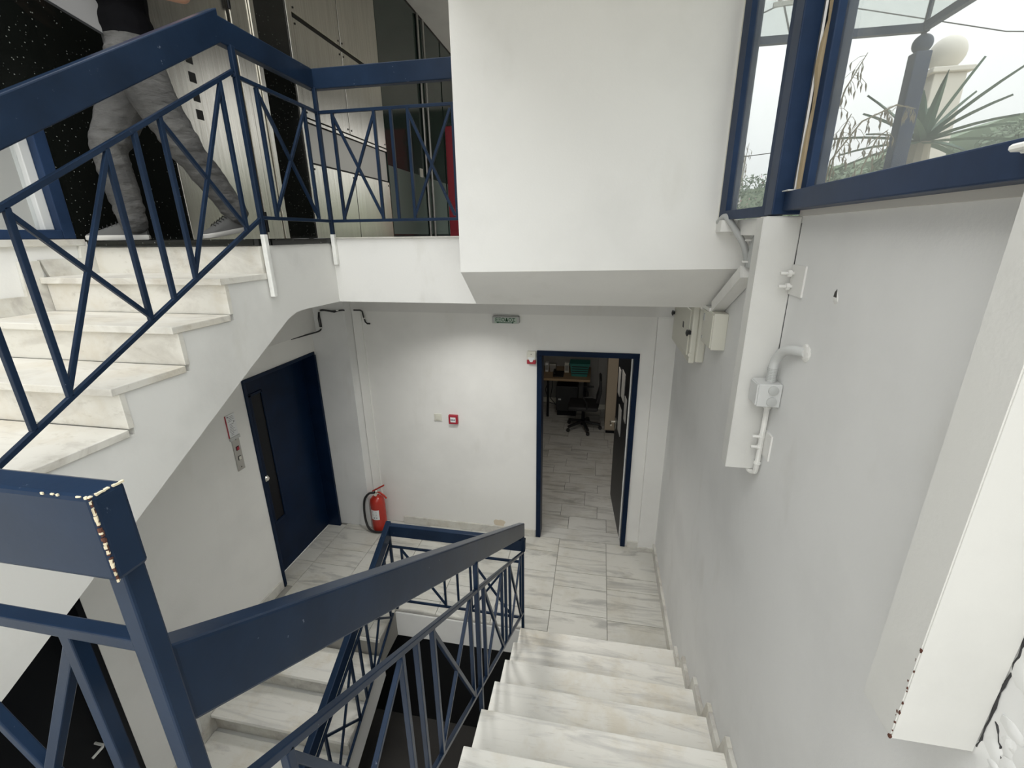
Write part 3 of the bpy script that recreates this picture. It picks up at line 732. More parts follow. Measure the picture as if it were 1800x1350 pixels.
hn = leafbox(.79, .84, -.008, 0, .93, 1.08).build('door_handle', 'chrome', d4)
p0 = A+dv*.815+nv*-.008
MB().tube([(p0.x, p0.y, 1.02), tuple((p0-nv*.05)+Vector((0, 0, 1.02))), tuple((p0-nv*.055-dv*.10)+Vector((0, 0, 1.015)))], .010, 8).build('lever', 'chrome', hn, True)
for s0, z0, hh, ww in ((.30, 1.45, .30, .21), (.62, 1.40, .30, .16), (.40, 1.02, .30, .21), (.10, 1.30, .25, .14)):
    leafbox(s0, s0+ww, -.004, 0, z0, z0+hh).build('pinned_sheet', 'office_wall', d4)

# ------------------------------------------------------------------ dim office behind the doorway
OX0, OX1, OY1 = -2.2, 1.0, 8.25
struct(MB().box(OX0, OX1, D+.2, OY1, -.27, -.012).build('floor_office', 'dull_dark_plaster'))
of = bpy.data.objects['floor_office']
rr = random.Random(11)
y = D+.2-.012; ri = 0
tile(DX0, DX1, D, y, of, 'office_tile')
while y < OY1-.05:
    h = rr.choice((.20, .24, .30)); x = OX0+(-.25 if ri % 2 else 0)-rr.uniform(0, .2)
    while x < OX1:
        wd = rr.choice((.42, .5, .58)); x0, x1 = max(x, OX0), min(x+wd, OX1)
        if x1-x0 > .05 and x1 > -1.3: tile(x0, x1, y, min(y+h, OY1), of, 'office_tile')
        x += wd
    y += h; ri += 1
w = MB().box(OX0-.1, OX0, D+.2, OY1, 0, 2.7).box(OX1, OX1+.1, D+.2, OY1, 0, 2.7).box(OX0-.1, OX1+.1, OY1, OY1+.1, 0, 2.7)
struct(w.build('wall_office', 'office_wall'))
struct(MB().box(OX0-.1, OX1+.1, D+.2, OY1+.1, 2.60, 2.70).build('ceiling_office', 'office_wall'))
struct(MB().box(OX0, OX1, OY1-.02, OY1, 0, .09).build('baseboard_office', 'cream_plastic'))
t = thing('desk', 'wooden desk against the far wall of the dim office', 'desk', (-.6, 7.8, 0))
MB().box(-1.6, -.07, 7.42, 8.22, .70, .74, .004).build('desk_top', 'desk_wood', t)
for x, y in ((-1.5, 7.5), (-.16, 7.5), (-1.5, 8.1), (-.16, 8.1), (-.80, 7.5)): MB().box(x-.02, x+.02, y-.02, y+.02, 0, .70).build('leg', 'black_metal', t)
MB().box(-1.5, -.2, 8.14, 8.16, .25, .68).build('modesty_panel', 'office_wall', t)
t = thing('wall_trunking', 'pale cable trunking rail running along the wall behind the desk', 'trunking', (-.8, 8.2, 1.03))
MB().box(-1.8, .02, 8.17, 8.25, .98, 1.10, .003).build('channel', 'cream_plastic', t); MB().box(-1.8, .02, 8.165, 8.172, .985, 1.02).build('lid', 'cream_plastic', t)
t = thing('wall_shelf', 'dark shelf with stored bundles above the trunking in the office', 'shelf', (-.5, 8.1, 1.13))
MB().box(-1.6, .05, 7.95, 8.25, 1.14, 1.165).build('board', 'black_metal', t)
for x in (-1.4, -.7, -.02): MB().prism([(8.25, 1.14), (8.0, 1.14), (8.25, 1.0)], x-.01, x+.01).build('bracket', 'black_metal', t)
for i, (x, r_) in enumerate(((-.75, .10), (-.45, .09), (-.15, .12))):
    q = MB().blob((x, 8.08, 1.165+r_*.6), (r_*1.4, r_, r_*.6), 2, .08).build('bundle', ('office_wall', 'black_rubber', 'black_plastic')[i], None, True)
    tag(q, ('pale rolled bundle on the left of the office shelf', 'black bundle in the middle of the office shelf', 'large dark bundle on the right end of the office shelf')[i], 'bundle')
t = thing('crate', 'teal plastic crate standing on the right end of the desk', 'crate', (-.27, 7.7, .74))
MB().prism([(-.40, .742), (-.13, .742), (-.10, .96), (-.43, .96)], 7.60, 7.88, 'y').build('body', 'teal_plastic', t)
for z in (.79, .83, .87, .91): MB().box(-.40, -.12, 7.592, 7.602, z, z+.014).build('slot', 'dark_gap', t)
MB().box(-.445, -.085, 7.58, 7.90, .95, .972, .004).build('rim', 'teal_plastic', t)
t = thing('desk_telephone', 'dark telephone on the desk left of the teal crate', 'telephone', (-.62, 7.6, .74))
MB().prism([(7.52, .742), (7.72, .742), (7.72, .80), (7.52, .76)], -.72, -.54).build('base', 'black_plastic', t)
MB().bar((-.70, 7.56, .79), (-.70, 7.72, .82), .045, .03, bev=.008).build('handset', 'black_plastic', t)
for i, (x, w_, h_, mt, lab_) in enumerate(((-.86, .06, .17, 'paper', 'white bottle shaped box at the left of the desk'), (-.75, .12, .15, 'panel_steel', 'grey picture frame box on the desk'), (-.50, .08, .18, 'cream_plastic', 'pale narrow carton beside the teal crate'))):
    q = thing('carton', lab_, 'carton', (x, 7.85, .74)); MB().box(x-w_/2, x+w_/2, 7.80, 7.90, .742, .742+h_, .006).build('body', mt, q)
    MB().box(x-w_/2*.7, x+w_/2*.7, 7.797, 7.80, .78, .742+h_*.75).build('printed_panel', 'office_wall', q)
t = thing('computer_tower', 'black computer tower on the office floor under the desk', 'computer', (-.42, 7.75, 0))
MB().box(-.66, -.28, 7.55, 7.95, .10, .56, .006).build('case', 'black_plastic', t); MB().box(-.62, -.57, 7.546, 7.551, .30, .33).build('badge', 'grey_plastic', t)
MB().box(-.64, -.30, 7.58, 7.9, 0, .10).build('stand', 'black_metal', t)
t = thing('desk_cable', 'loose black cables hanging under the office desk', 'cable', (-.85, 8.0, .4))
MB().tube([(-.86, 8.0, .70), (-.84, 7.98, .5), (-.90, 7.96, .35), (-.82, 7.9, .12), (-.6, 7.8, .09)], .008, 6).build('cable', 'wire_black', t)
MB().tube([(-.78, 8.0, .70), (-.77, 7.98, .4), (-.80, 7.92, .2), (-.66, 7.85, .06)], .008, 6).build('cable', 'wire_black', t)
lt = thing('added_office_lamp', 'added flat ceiling lamp, unseen above the doorway view, to brighten the office', 'lamp', (-.2, 5.0, 2.58))  # added lamp out of view, fills the office with light
MB().box(-.5, .1, 4.85, 5.15, 2.56, 2.60, .004).build('diffuser', 'cream_plastic', lt)
la = bpy.data.lights.new('office_fill', 'AREA'); la.energy = 5.5; la.size = .5; la.color = (1, .93, .84)
lo_ = bpy.data.objects.new('office_fill', la); lo_.location = (0, 0, -.06); COL.objects.link(lo_); lo_.parent = lt
# office chair
cx, cy = -.16, 7.05
t = thing('office_chair', 'black swivel office chair on castors in front of the desk', 'office chair', (cx, cy, 0))
for k in range(5):
    a = 2*PI*k/5-PI/2+.33; ca, sa = math.cos(a), math.sin(a)
    MB().bar((cx+.03*ca, cy+.03*sa, .13), (cx+.29*ca, cy+.29*sa, .085), .045, .035, bev=.006).build('leg', 'black_plastic', t)
    MB().lathe((cx+.29*ca, cy+.29*sa, .03), [(.028, -.022), (.030, -.018), (.030, .018), (.028, .022)], 12, 'y').build('castor', 'black_rubber', t, True)
MB().lathe((cx, cy, .08), [(.04, 0), (.04, .08), (.025, .09), (.025, .30)], 14).build('column', 'black_metal', t, True)
MB().box(cx-.24, cx+.24, cy-.24, cy+.23, .39, .47, .035).build('seat', 'black_rubber', t, True)
b_ = MB()
b_.prism([(.19, .50), (.255, .50), (.32, .70), (.30, .92), (.255, .93), (.25, .70)], cy-.22, cy+.20, 'y') if False else None
pts = [(cx+.20, .53), (cx+.245, .53), (cx+.29, .72), (cx+.275, .93), (cx+.235, .94), (cx+.245, .72)]
b_.prism(pts, cy-.21, cy+.21, 'y'); bmesh.ops.bevel(b_.bm, geom=b_.bm.edges[:], offset=.015, segments=3, affect='EDGES')
b_.build('backrest', 'black_rubber', t, True)
MB().bar((cx+.05, cy, .38), (cx+.24, cy, .40), .05, .015).bar((cx+.24, cy, .395), (cx+.27, cy, .60), .05, .015).build('back_bracket', 'black_metal', t)
for s in (-1, 1): MB().tube([(cx+.06, cy+s*.23, .44), (cx+.06, cy+s*.27, .55), (cx-.0, cy+s*.27, .65), (cx+.16, cy+s*.27, .66)], .016, 8).build('armrest', 'black_plastic', t)
t = thing('tall_cabinet', 'tall beige cabinet half hidden by the open office door', 'cabinet', (.52, 7.1, 0))
MB().box(.20, .82, 6.90, 7.35, .06, 2.05, .004).build('body', 'beige_wood', t); MB().box(.215, .50, 6.885, 6.90, .08, 2.03, .002).build('door', 'beige_wood', t)
MB().box(.22, .80, 6.93, 7.33, 0, .06).build('plinth', 'black_metal', t)
t = thing('pipe_boxing', 'pale boxed pipe duct rising beside the beige cabinet in the office', 'duct', (.13, 8.1, 0))
MB().box(.06, .22, 8.0, 8.248, .0, 2.598, .004).build('boxing', 'office_wall', t); MB().box(.055, .225, 7.995, 8.0, .0, .09).build('skirting', 'cream_plastic', t)

# ------------------------------------------------------------------ right hand window, columns, wall fittings
PX0 = .585
post = struct(MB().box(PX0, RW+.02, 1.83, 1.91, 3.17, 6.2, .004).build('trim_window_post', 'blue_frame_paint'))
struct(MB().box(PX0-.02, RW+.06, .69, .77, 3.165, 6.2, .004).build('trim_window_post_near', 'blue_frame_paint'))
# oblique narrow window between beam and post
L0, L1 = Vector((.537, 2.394, 0)), Vector((.602, 1.912, 0)); dv = (L1-L0).normalized(); nv = Vector((-dv.y, dv.x, 0)); LL = (L1-L0).length
def ob(s0, s1, n0, n1, z0, z1, m_=None):
    m_ = m_ or MB(); pts = [L0+dv*s0+nv*n0, L0+dv*s1+nv*n0, L0+dv*s1+nv*n1, L0+dv*s0+nv*n1]
    return m_.prism([(p.x, p.y) for p in pts], z0, z1, 'z')
m_ = MB(); ob(0, .075, 0, .05, 3.168, 5.6, m_); ob(LL-.06, LL, 0, .05, 3.168, 5.6, m_); ob(.075, LL-.06, 0, .05, 3.168, 3.205, m_)
w1 = struct(m_.build('window_1', 'blue_frame_paint'))
ob(.07, LL-.055, .022, .028, 3.20, 5.6).build('glass', 'dirty_glass', w1)
ob(-.002, .006, -.002, .0, 3.17, 5.6).build('sealant', 'cream_plastic', w1)
struct(MB().prism([(.60, 3.10), (.60, 3.165), (.69, 3.165), (.69, 3.10)], 1.92, 2.394, 'y').prism([(.532, 3.115), (.532, 3.166), (.69, 3.166), (.69, 3.115)], 2.30, 2.394, 'y').build('trim_sill_ledge', 'old_white_paint'))
# wide right window
m_ = MB().box(.615, .70, -1.2, 1.822, 3.182, 3.243, .004).box(.645, .70, 1.735, 1.778, 3.243, 5.6, .004).box(.66, .70, 1.778, 1.832, 3.243, 5.6)
w2 = struct(m_.build('window_2', 'blue_frame_paint'))
MB().box(.668, .674, -1.2, 1.735, 3.24, 5.6).build('glass', 'dirty_glass', w2)
MB().tube([(.652+.003*math.sin(i*1.7), 1.800+.003*math.sin(i*2.3), 3.244+i*.06) for i in range(40)], [.011+.004*math.sin(i*1.3) for i in range(40)], 6).build('sealant', 'old_sealant', w2)
MB().tube([(.644, 1.820, 3.25), (.644, 1.820, 5.6)], .007, 6).build('aluminium_bead', 'panel_steel', w2)
MB().box(.605, .69, 1.77, 1.822, 3.243, 3.246).build('paint_flake', 'old_white_paint', w2)
struct(MB().box(RW-.012, RW+.26, -1.2, 1.83, 3.163, 3.184).build('trim_sill_right', 'concrete'))
tb = thing('wall_hook', 'short white pipe stub on the lower window rail at the right edge', 'pipe stub', (.6, .90, 3.21))
MB().tube([(.612, .868, 3.226), (.595, .868, 3.226), (.592, .82, 3.226)], .006, 8).build('stub', 'white_metal_paint', tb)
MB().lathe((.608, .868, 3.226), [(.008, 0), (.008, .006)], 10, 'x').build('flange', 'white_metal_paint', tb)
# steel columns boxed in white, ending half way down the wall
def casing(label, y0, y1, z0, x0):
    t = thing('column_casing', label, 'column', (.62, (y0+y1)/2, z0), )
    m_ = MB().prism([(x0, y0), (RW-.001, y0), (RW-.001, y0+.012), (x0+.012, y0+.012), (x0+.012, y1), (x0, y1)], z0, 3.162, 'z')
    bmesh.ops.bevel(m_.bm, geom=m_.bm.edges[:], offset=.002, segments=2, affect='EDGES')
    m_.build('casing', 'casing_paint_shaded', t)
    MB().box(x0+.012, RW-.001, y0+.012, y1, z0+.06, 3.165).build('steel_core', 'white_metal_paint', t)
    return t
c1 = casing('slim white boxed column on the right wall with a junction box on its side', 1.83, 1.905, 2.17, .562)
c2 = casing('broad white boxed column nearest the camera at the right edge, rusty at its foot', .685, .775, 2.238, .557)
b_ = MB(); rr = random.Random(2)
for i in range(18):
    z = 2.245+rr.random()**2*.22; s = rr.uniform(.001, .003)*(1.6 if z < 2.26 else 1)
    b_.blob((.5575+rr.uniform(-.0005, .001), .686+rr.uniform(-.0006, .004), z), (.0012, s, s*1.6), 1, .3)
b_.blob((.558, .688, 2.241), (.0035, .005, .006), 1, .2)
b_.build('rust_spot', 'rust', c2)
rr = random.Random(12)
MB().tube([(.6875+rr.uniform(-.001, .001), .684+rr.uniform(-.002, .001), 2.255+i*.016) for i in range(26)], [rr.uniform(.0006, .0034) for i in range(26)], 5).build('crack', 'wire_black', c2)
MB().tube([(RW-.0005, .676-.004*i-rr.uniform(0, .004), 2.33-.006*i+rr.uniform(-.003, .003)) for i in range(16)], [rr.uniform(.0005, .002) for i in range(16)], 5).build('crack', 'wire_black', c2)
b_ = MB()
for i in range(46): b_.blob((RW, .672-rr.uniform(0, .13), 2.16+rr.uniform(0, .40)), (rr.uniform(.001, .004), rr.uniform(.01, .028), rr.uniform(.01, .034)), 1, .3)
b_.build('cement_patch', 'grey_plaster', c2, True)
MB().tube([(RW-.0005, 1.8285+rr.uniform(-.001, .0005), 2.62+i*.026) for i in range(21)], [rr.uniform(.0004, .0020) for i in range(21)], 5).build('crack', 'wire_black', c1)
def bolts(label, y0, y1, z0, z1, skew):
    t = thing('fixing_plate', label, 'plate', (RW, (y0+y1)/2, (z0+z1)/2))
    MB().prism([(y0, z0), (y1, z0+skew), (y1, z1+skew), (y0, z1)], RW-.006, RW).build('plate', 'old_white_paint', t)
    for f in (.28, .72):
        z = z0+(z1-z0)*f; y = y1-.025
        q = MB().tube([(RW-.006, y, z), (RW-.05, y, z)], .006, 8).build('bolt', 'old_white_paint', t)
        MB().lathe((RW-.02, y, z), [(.013, -.006), (.013, .006)], 6, 'x').build('nut', 'old_white_paint', q)
    return t
bolts('upper painted fixing plate with two bolts beside the slim column', 1.715, 1.828, 2.895, 3.0, .0)
bolts('lower painted fixing plate with two bolts near the foot of the slim column', 1.735, 1.828, 2.255, 2.36, .0)
t = thing('junction_box', 'grey cube junction box with flexible conduit beside the slim white column', 'junction box', (.66, 1.76, 2.54))
MB().box(.605, RW-.002, 1.725, 1.815, 2.485, 2.575, .004).build('box', 'pale_grey_plastic', t)
MB().box(.600, .606, 1.730, 1.810, 2.49, 2.57, .002).build('lid', 'pale_grey_plastic', t)
for z in (2.552, 2.508): MB().lathe((.655, 1.7255, z), [(.018, .001), (.018, -.006), (.012, -.008)], 14, 'y').build('knockout', 'grey_plastic', t, True)
pts = [(.655, 1.765, 2.575), (.655, 1.765, 2.62), (.657, 1.755, 2.665), (.662, 1.715, 2.705), (.672, 1.665, 2.722), (.69, 1.61, 2.727)]
MB().pipe(pts, .017, 12).build('flexible_conduit', 'pale_grey_plastic', t, True)
for i in range(9):
    z = 2.578+i*.006; MB().lathe((.655, 1.765, z), [(.0185, 0), (.0185, .003)], 12).build('rib', 'grey_plastic', t)
MB().blob((RW-.001, 1.605, 2.727), (.006, .035, .030), 3, .08).build('plaster_patch', 'white_plaster', t)
MB().pipe([(.672, 1.80, 2.485), (.672, 1.80, 2.34), (.672, 1.803, 2.19), (.668, 1.815, 2.165), (.662, 1.835, 2.158), (.655, 1.85, 2.165)], .010, 8).build('drop_pipe', 'white_metal_paint', t, True)
for z in (2.455, 2.21): MB().lathe((.672, 1.80, z), [(.014, 0), (.014, .008)], 10).build('clip', 'white_metal_paint', t)
# distribution boxes at the corner, under the beam
t = thing('fuse_box', 'large pale fuse box with black latches on the right wall under the beam', 'fuse box', (.65, 3.2, 2.5))
MB().box(.635, RW, 2.98, 3.75, 2.31, 2.66, .012).build('back_box', 'cream_plastic', t)
dr = MB().box(.598, .636, 3.0, 3.74, 2.30, 2.67, .008).build('cover', 'cream_plastic', t)
MB().box(.590, .600, 3.06, 3.68, 2.34, 2.64, .006).build('raised_panel', 'cream_plastic', t)
for y, z in ((3.70, 2.525), (3.06, 2.50)):
    MB().box(.575, .600, y-.05, y, z-.012, z+.012, .003).lathe((.570, y-.05, z), [(.008, -.006), (.022, 0), (.022, .006), (.008, .010)], 10, 'x').build('latch', 'black_plastic', t)
MB().box(.588, .592, 3.24, 3.28, 2.49, 2.53).build('lock_window', 'black_plastic', t)
MB().lathe((.60, 2.995, 2.36), [(.012, 0), (.012, -.008)], 10, 'y').build('hinge_cap', 'cream_plastic', t)
t = thing('meter_box', 'small cream box mounted beside the fuse box on the right wall', 'meter box', (.65, 2.6, 2.6))
MB().box(.615, RW, 2.55, 2.80, 2.50, 2.70, .004).build('case', 'cream_plastic', t)
MB().box(.610, .616, 2.56, 2.79, 2.51, 2.69, .002).build('lid', 'cream_plastic', t)
MB().box(.607, .611, 2.74, 2.77, 2.63, 2.67).box(.607, .611, 2.75, 2.765, 2.525, 2.54).build('label', 'grey_plastic', t)
MB().tube([(.66, 2.80, 2.66), (.66, 2.98, 2.655)], .012, 8).build('link_pipe', 'pale_grey_plastic', t)
t = thing('cable_trunking', 'white cable trunking sloping down the wall end below the window', 'trunking', (.65, 2.45, 2.85))
MB().bar((.655, 2.22, 2.945), (.655, 2.66, 2.722), .06, .055, bev=.003).build('channel', 'old_white_paint', t)
MB().bar((.622, 2.22, 2.945), (.622, 2.66, 2.722), .006, .057).build('lid', 'old_white_paint', t)
MB().bar((.64, 2.66, 2.705), (.64, 2.95, 2.700), .06, .02).build('return_piece', 'old_white_paint', t)
t = thing('window_conduit', 'grey bent conduit running from the window sill into the trunking', 'conduit', (.64, 2.25, 3.05))
MB().pipe([(.54, 2.385, 3.158), (.545, 2.33, 3.178), (.555, 2.29, 3.172), (.59, 2.245, 3.11), (.625, 2.23, 3.05), (.65, 2.23, 2.97)], .014, 10).build('conduit', 'grey_plastic', t, True)
MB().pipe([(.67, 2.13, 3.16), (.662, 2.15, 3.12), (.655, 2.18, 3.09), (.65, 2.19, 3.04), (.65, 2.20, 2.965)], .017, 10).build('conduit', 'grey_plastic', t, True)
for z in (3.075, 2.985): MB().lathe((.648, 2.215, z), [(.03, 0), (.03, .008)], 12).build('clip', 'old_white_paint', t)
# cables / plaster blemish
t = thing('plaster_scar', 'small broken plaster hole high on the right grey wall', 'scar', (RW, 1.49, 2.93))
MB().blob((RW, 1.492, 2.935), (.004, .010, .014), 1, .4).build('chip', 'dull_dark_plaster', t); MB().blob((RW, 1.487, 2.925), (.003, .016, .020), 1, .3).build('rim', 'white_plaster', t)

# ------------------------------------------------------------------ outdoors beyond the windows
GZ = 3.05
struct(MB().box(RW+.30, 40, -6, 60, GZ-.3, GZ).build('ground', 'earth'))
tp_ = thing('gate_frame', 'blue gate post with ball finial and canopy bars outside the window', 'gate frame', (1.48, 2.9, GZ))
MB().box(1.445, 1.515, 2.865, 2.935, GZ, 3.93, .006).build('post', 'blue_frame_paint', tp_)
MB().blob((1.48, 2.9, 3.965), (.042, .042, .042), 3).build('ball_finial', 'blue_frame_paint', tp_, True)
MB().bar((.98, 2.9, 4.03), (1.49, 2.9, 4.03), .03, .034).build('bar', 'blue_frame_paint', tp_); MB().bar((.60, 2.9, 4.03), (.98, 2.9, 4.03), .03, .034).build('bar', 'blue_frame_paint', tp_)
MB().bar((1.475, 2.9, 4.035), (1.475, -.6, 4.035), .03, .034).build('bar', 'blue_frame_paint', tp_)
MB().bar((1.475, 2.9, 4.0), (1.50, 2.9, 5.2), .016, .016).build('mullion', 'blue_frame_paint', tp_)
MB().box(.72, 1.47, 2.897, 2.903, 4.05, 5.2).build('canopy_glass', 'canopy_glass', tp_); MB().box(1.473, 1.479, -.6, 2.89, 4.055, 5.2).build('canopy_glass', 'canopy_glass', tp_)
t = thing('gate_pillar', 'cream stone pillar topped by a round globe outside the window', 'pillar', (2.47, 4.5, GZ))
MB().box(2.37, 2.585, 4.40, 4.60, GZ, 4.215, .008).build('shaft', 'stone_white', t); MB().box(2.34, 2.615, 4.37, 4.63, 4.215, 4.25, .006).build('cap', 'stone_white', t)
MB().blob((2.475, 4.5, 4.36), (.115, .115, .115), 3).build('globe', 'stone_white', t, True)
t = thing('agave', 'spiky agave plant in front of the stone pillar outside the window', 'plant', (1.74, 3.2, GZ))
rr = random.Random(4)
MB().tube([(1.74, 3.2, GZ), (1.74, 3.2, 3.58)], [.09, .045], 10).build('trunk', 'earth', t)
for k in range(24):
    a = k*2.399+.4; el = -.12+1.45*(((k*7) % 24)/24)**1.5; ln = rr.uniform(.36, .50); ca, sa = math.cos(a), math.sin(a); ce, se = math.cos(el), math.sin(el)
    d_ = Vector((ca*ce, sa*ce, se)); sd = Vector((-sa, ca, 0)); up = sd.cross(d_)*-1
    b_ = MB(); bm_ = b_.bm; prev = None; o_ = Vector((1.74, 3.2, 3.575))
    rows_ = []
    for i in range(6):
        f = i/5; wd = .030*(1-f)**.7*(1.0 if i else .7)+.001; c_ = o_+d_*ln*f+Vector((0, 0, -.07*f*f*ce))
        rows_.append([bm_.verts.new(c_-sd*wd+up*.006), bm_.verts.new(c_-up*.004), bm_.verts.new(c_+sd*wd+up*.006)])
    for A_, B_ in zip(rows_, rows_[1:]):
        for j in range(2): bm_.faces.new((A_[j], A_[j+1], B_[j+1], B_[j]))
    b_.build('leaf', 'agave_green', t, True)
# seeding grass stalks
def stalk(label, pts, n, seed):
    t = thing('wild_oat', label, 'grass stalk', pts[0], 'wild oats outside the window')
    rr = random.Random(seed); P_ = [Vector(p) for p in pts]
    MB().tube(P_, [.0035]*(len(P_)-1)+[.0015], 5).build('stem', 'dry_grass', t)
    b_ = MB()
    for i in range(n):
        f = .35+.65*i/n; k = f*(len(P_)-1); j = min(int(k), len(P_)-2); q = P_[j].lerp(P_[j+1], k-j)
        d_ = Vector((rr.uniform(-.05, .05), rr.uniform(-.02, .02), -rr.uniform(.01, .05))); e = q+d_
        b_.tube([q, q.lerp(e, .5)+Vector((0, 0, .008)), e], .0010, 4)
        b_.tube([e, e+Vector((rr.uniform(-.004, .004), 0, -.012)), e+Vector((rr.uniform(-.008, .008), 0, -.034))], [.0022, .0042, .0006], 5)
    stuff(b_.build('spikelets', 'dry_grass', t))
stalk('tall dry oat stalk leaning right outside the window, highest of all', [(.98, 2.55, 3.05), (1.0, 2.56, 3.5), (1.05, 2.58, 3.72), (1.12, 2.6, 3.86)], 26, 1)
stalk('arching dry oat stalk bending towards the blue gate post', [(1.0, 2.5, 3.05), (1.02, 2.52, 3.42), (1.13, 2.55, 3.58), (1.27, 2.58, 3.645), (1.36, 2.6, 3.63)], 30, 2)
stalk('low dry oat stalk near the bottom of the right window', [(1.12, 2.45, 3.05), (1.13, 2.46, 3.38), (1.17, 2.47, 3.50), (1.21, 2.48, 3.53)], 22, 3)
stalk('short dry oat stalk close to the window corner', [(.96, 2.35, 3.05), (.965, 2.36, 3.4), (.985, 2.37, 3.52), (1.01, 2.38, 3.58)], 18, 5)
stalk('thin dry oat stalk seen through the narrow oblique window', [(1.35, 5.3, 3.05), (1.36, 5.3, 3.6), (1.375, 5.3, 3.8), (1.39, 5.3, 3.95)], 16, 6)
# bushes, hill, trees
def foliage(b_, c, r, n, s, rr):
    bm_ = b_.bm
    for i in range(n):
        u, v_ = rr.uniform(0, 2*PI), rr.uniform(-1, 1); k = rr.uniform(.55, 1)**.5; h = math.sqrt(1-v_*v_)
        p = Vector((c[0]+r[0]*k*h*math.cos(u), c[1]+r[1]*k*h*math.sin(u), c[2]+r[2]*k*v_))
        a_ = Vector((rr.uniform(-1, 1), rr.uniform(-1, 1), rr.uniform(-1, 1))).normalized(); q = a_.orthogonal().normalized()
        l = s*rr.uniform(.6, 1.3)
        bm_.faces.new([bm_.verts.new(p-a_*l), bm_.verts.new(p+q*l*.45), bm_.verts.new(p+a_*l), bm_.verts.new(p-q*l*.45)])
rr = random.Random(8)
def bush(label, cat, c, r, n, s, leafmat, flowers=0, trunk=0, group=None, name='bush'):
    t = thing(name, label, cat, (c[0], c[1], GZ), group)
    b_ = MB(); foliage(b_, c, r, n, s, rr); stuff(b_.build('foliage', leafmat, t))
    MB().tube([(c[0], c[1], GZ), (c[0]+.05, c[1], c[2])], [.03+trunk, .02+trunk*.6], 8).build('trunk', 'earth', t)
    if flowers:
        f = MB(); foliage(f, c, tuple(q*1.03 for q in r), flowers, s*.7, rr); stuff(f.build('flowers', 'flower_pink', t))
bush('flowering green bush low in the narrow window', 'bush', (2.05, 7.0, 3.38), (.75, .5, .46), 3200, .028, 'leaf_green', 60)
bush('small dark bush at the left foot of the narrow window', 'bush', (1.75, 7.6, 3.5), (.18, .2, .48), 700, .03, 'bush_dark')
for i in range(5):
    bush('pale green bush on the hazy hillside, '+('leftmost of the row behind the gate post', 'second from the left, behind the stone pillar', 'middle one, right of the stone pillar', 'fourth from the left', 'rightmost of the row')[i], 'bush', (8.2+i*2.55, 19.2+(i % 2)*.5, 4.6+i*.48+(i % 2)*.2), (1.25, .9, .75+.1*(i % 3)), 1500, .11, 'bush_pale', 0, .05, 'hillside bushes')
struct(MB().prism([(3, 3.0), (40, 3.0), (40, 9.6), (18, 7.6), (13.8, 6.85), (12.2, 6.25), (8.1, 5.15), (5.1, 4.6), (3, 4.2)], 20.5, 30, 'y').build('ground_hill', 'bush_pale'))
for i, (x, y, h) in enumerate(((13.0, 9.0, 3.4), (14.6, 12.2, 4.8), (19.5, 14.6, 4.6), (16.5, 9.2, 5.2))):
    bush(('small leafy tree nearest the lobby entrance', 'tall leafy tree beyond the small one outside the entrance', 'farthest leafy tree from the lobby entrance', 'broad tall tree furthest right of the entrance')[i], 'tree', (x, y, GZ+h*.62), (1.35, 1.25, h*.45), 1500, .22, 'bush_dark', 0, .09, 'street trees', 'tree')
t = thing('utility_pole', 'grey utility pole with crossarm seen through the narrow window', 'pole', (1.87, 6.0, GZ))
MB().tube([(1.87, 6.0, GZ), (1.865, 6.0, 6.6)], [.05, .042], 12).build('shaft', 'concrete', t)
MB().bar((1.62, 6.0, 5.32), (2.1, 6.0, 5.34), .03, .04).build('crossarm', 'concrete', t); MB().bar((1.86, 6.0, 4.95), (1.72, 6.0, 5.32), .014, .014).build('stay', 'wire_black', t)
for x in (1.68, 1.78, 1.96): MB().lathe((x, 6.0, 5.34), [(.018, 0), (.026, .03), (.014, .07)], 8).build('insulator', 'grey_plastic', t)
t = thing('overhead_wire', 'dark overhead wires crossing the sky outside the windows', 'wire', (1.8, 6, 5.2))
MB().tube([(.2, 7.2, 5.25), (1.0, 6.6, 5.22), (1.8, 6.0, 5.36)], .008, 5).build('wire', 'wire_black', t)
MB().tube([(1.8, 6.0, 5.36), (4.0, 6.4, 5.05), (8.0, 7.2, 5.0)], .006, 5).build('wire', 'wire_black', t)
MB().tube([(.6, 7.0, 3.95), (1.86, 6.0, 3.95)], .005, 5).build('wire', 'wire_black', t)
t = thing('street_lamp', 'thin distant street lamp in the narrow window', 'lamp', (3.4, 14, GZ))
MB().tube([(3.62, 14, GZ), (3.62, 14, 5.0), (3.5, 14, 5.15), (3.25, 14, 5.22)], .03, 8).build('mast', 'grey_plastic', t); MB().box(3.1, 3.28, 13.95, 14.05, 5.19, 5.24).build('head', 'grey_plastic', t)

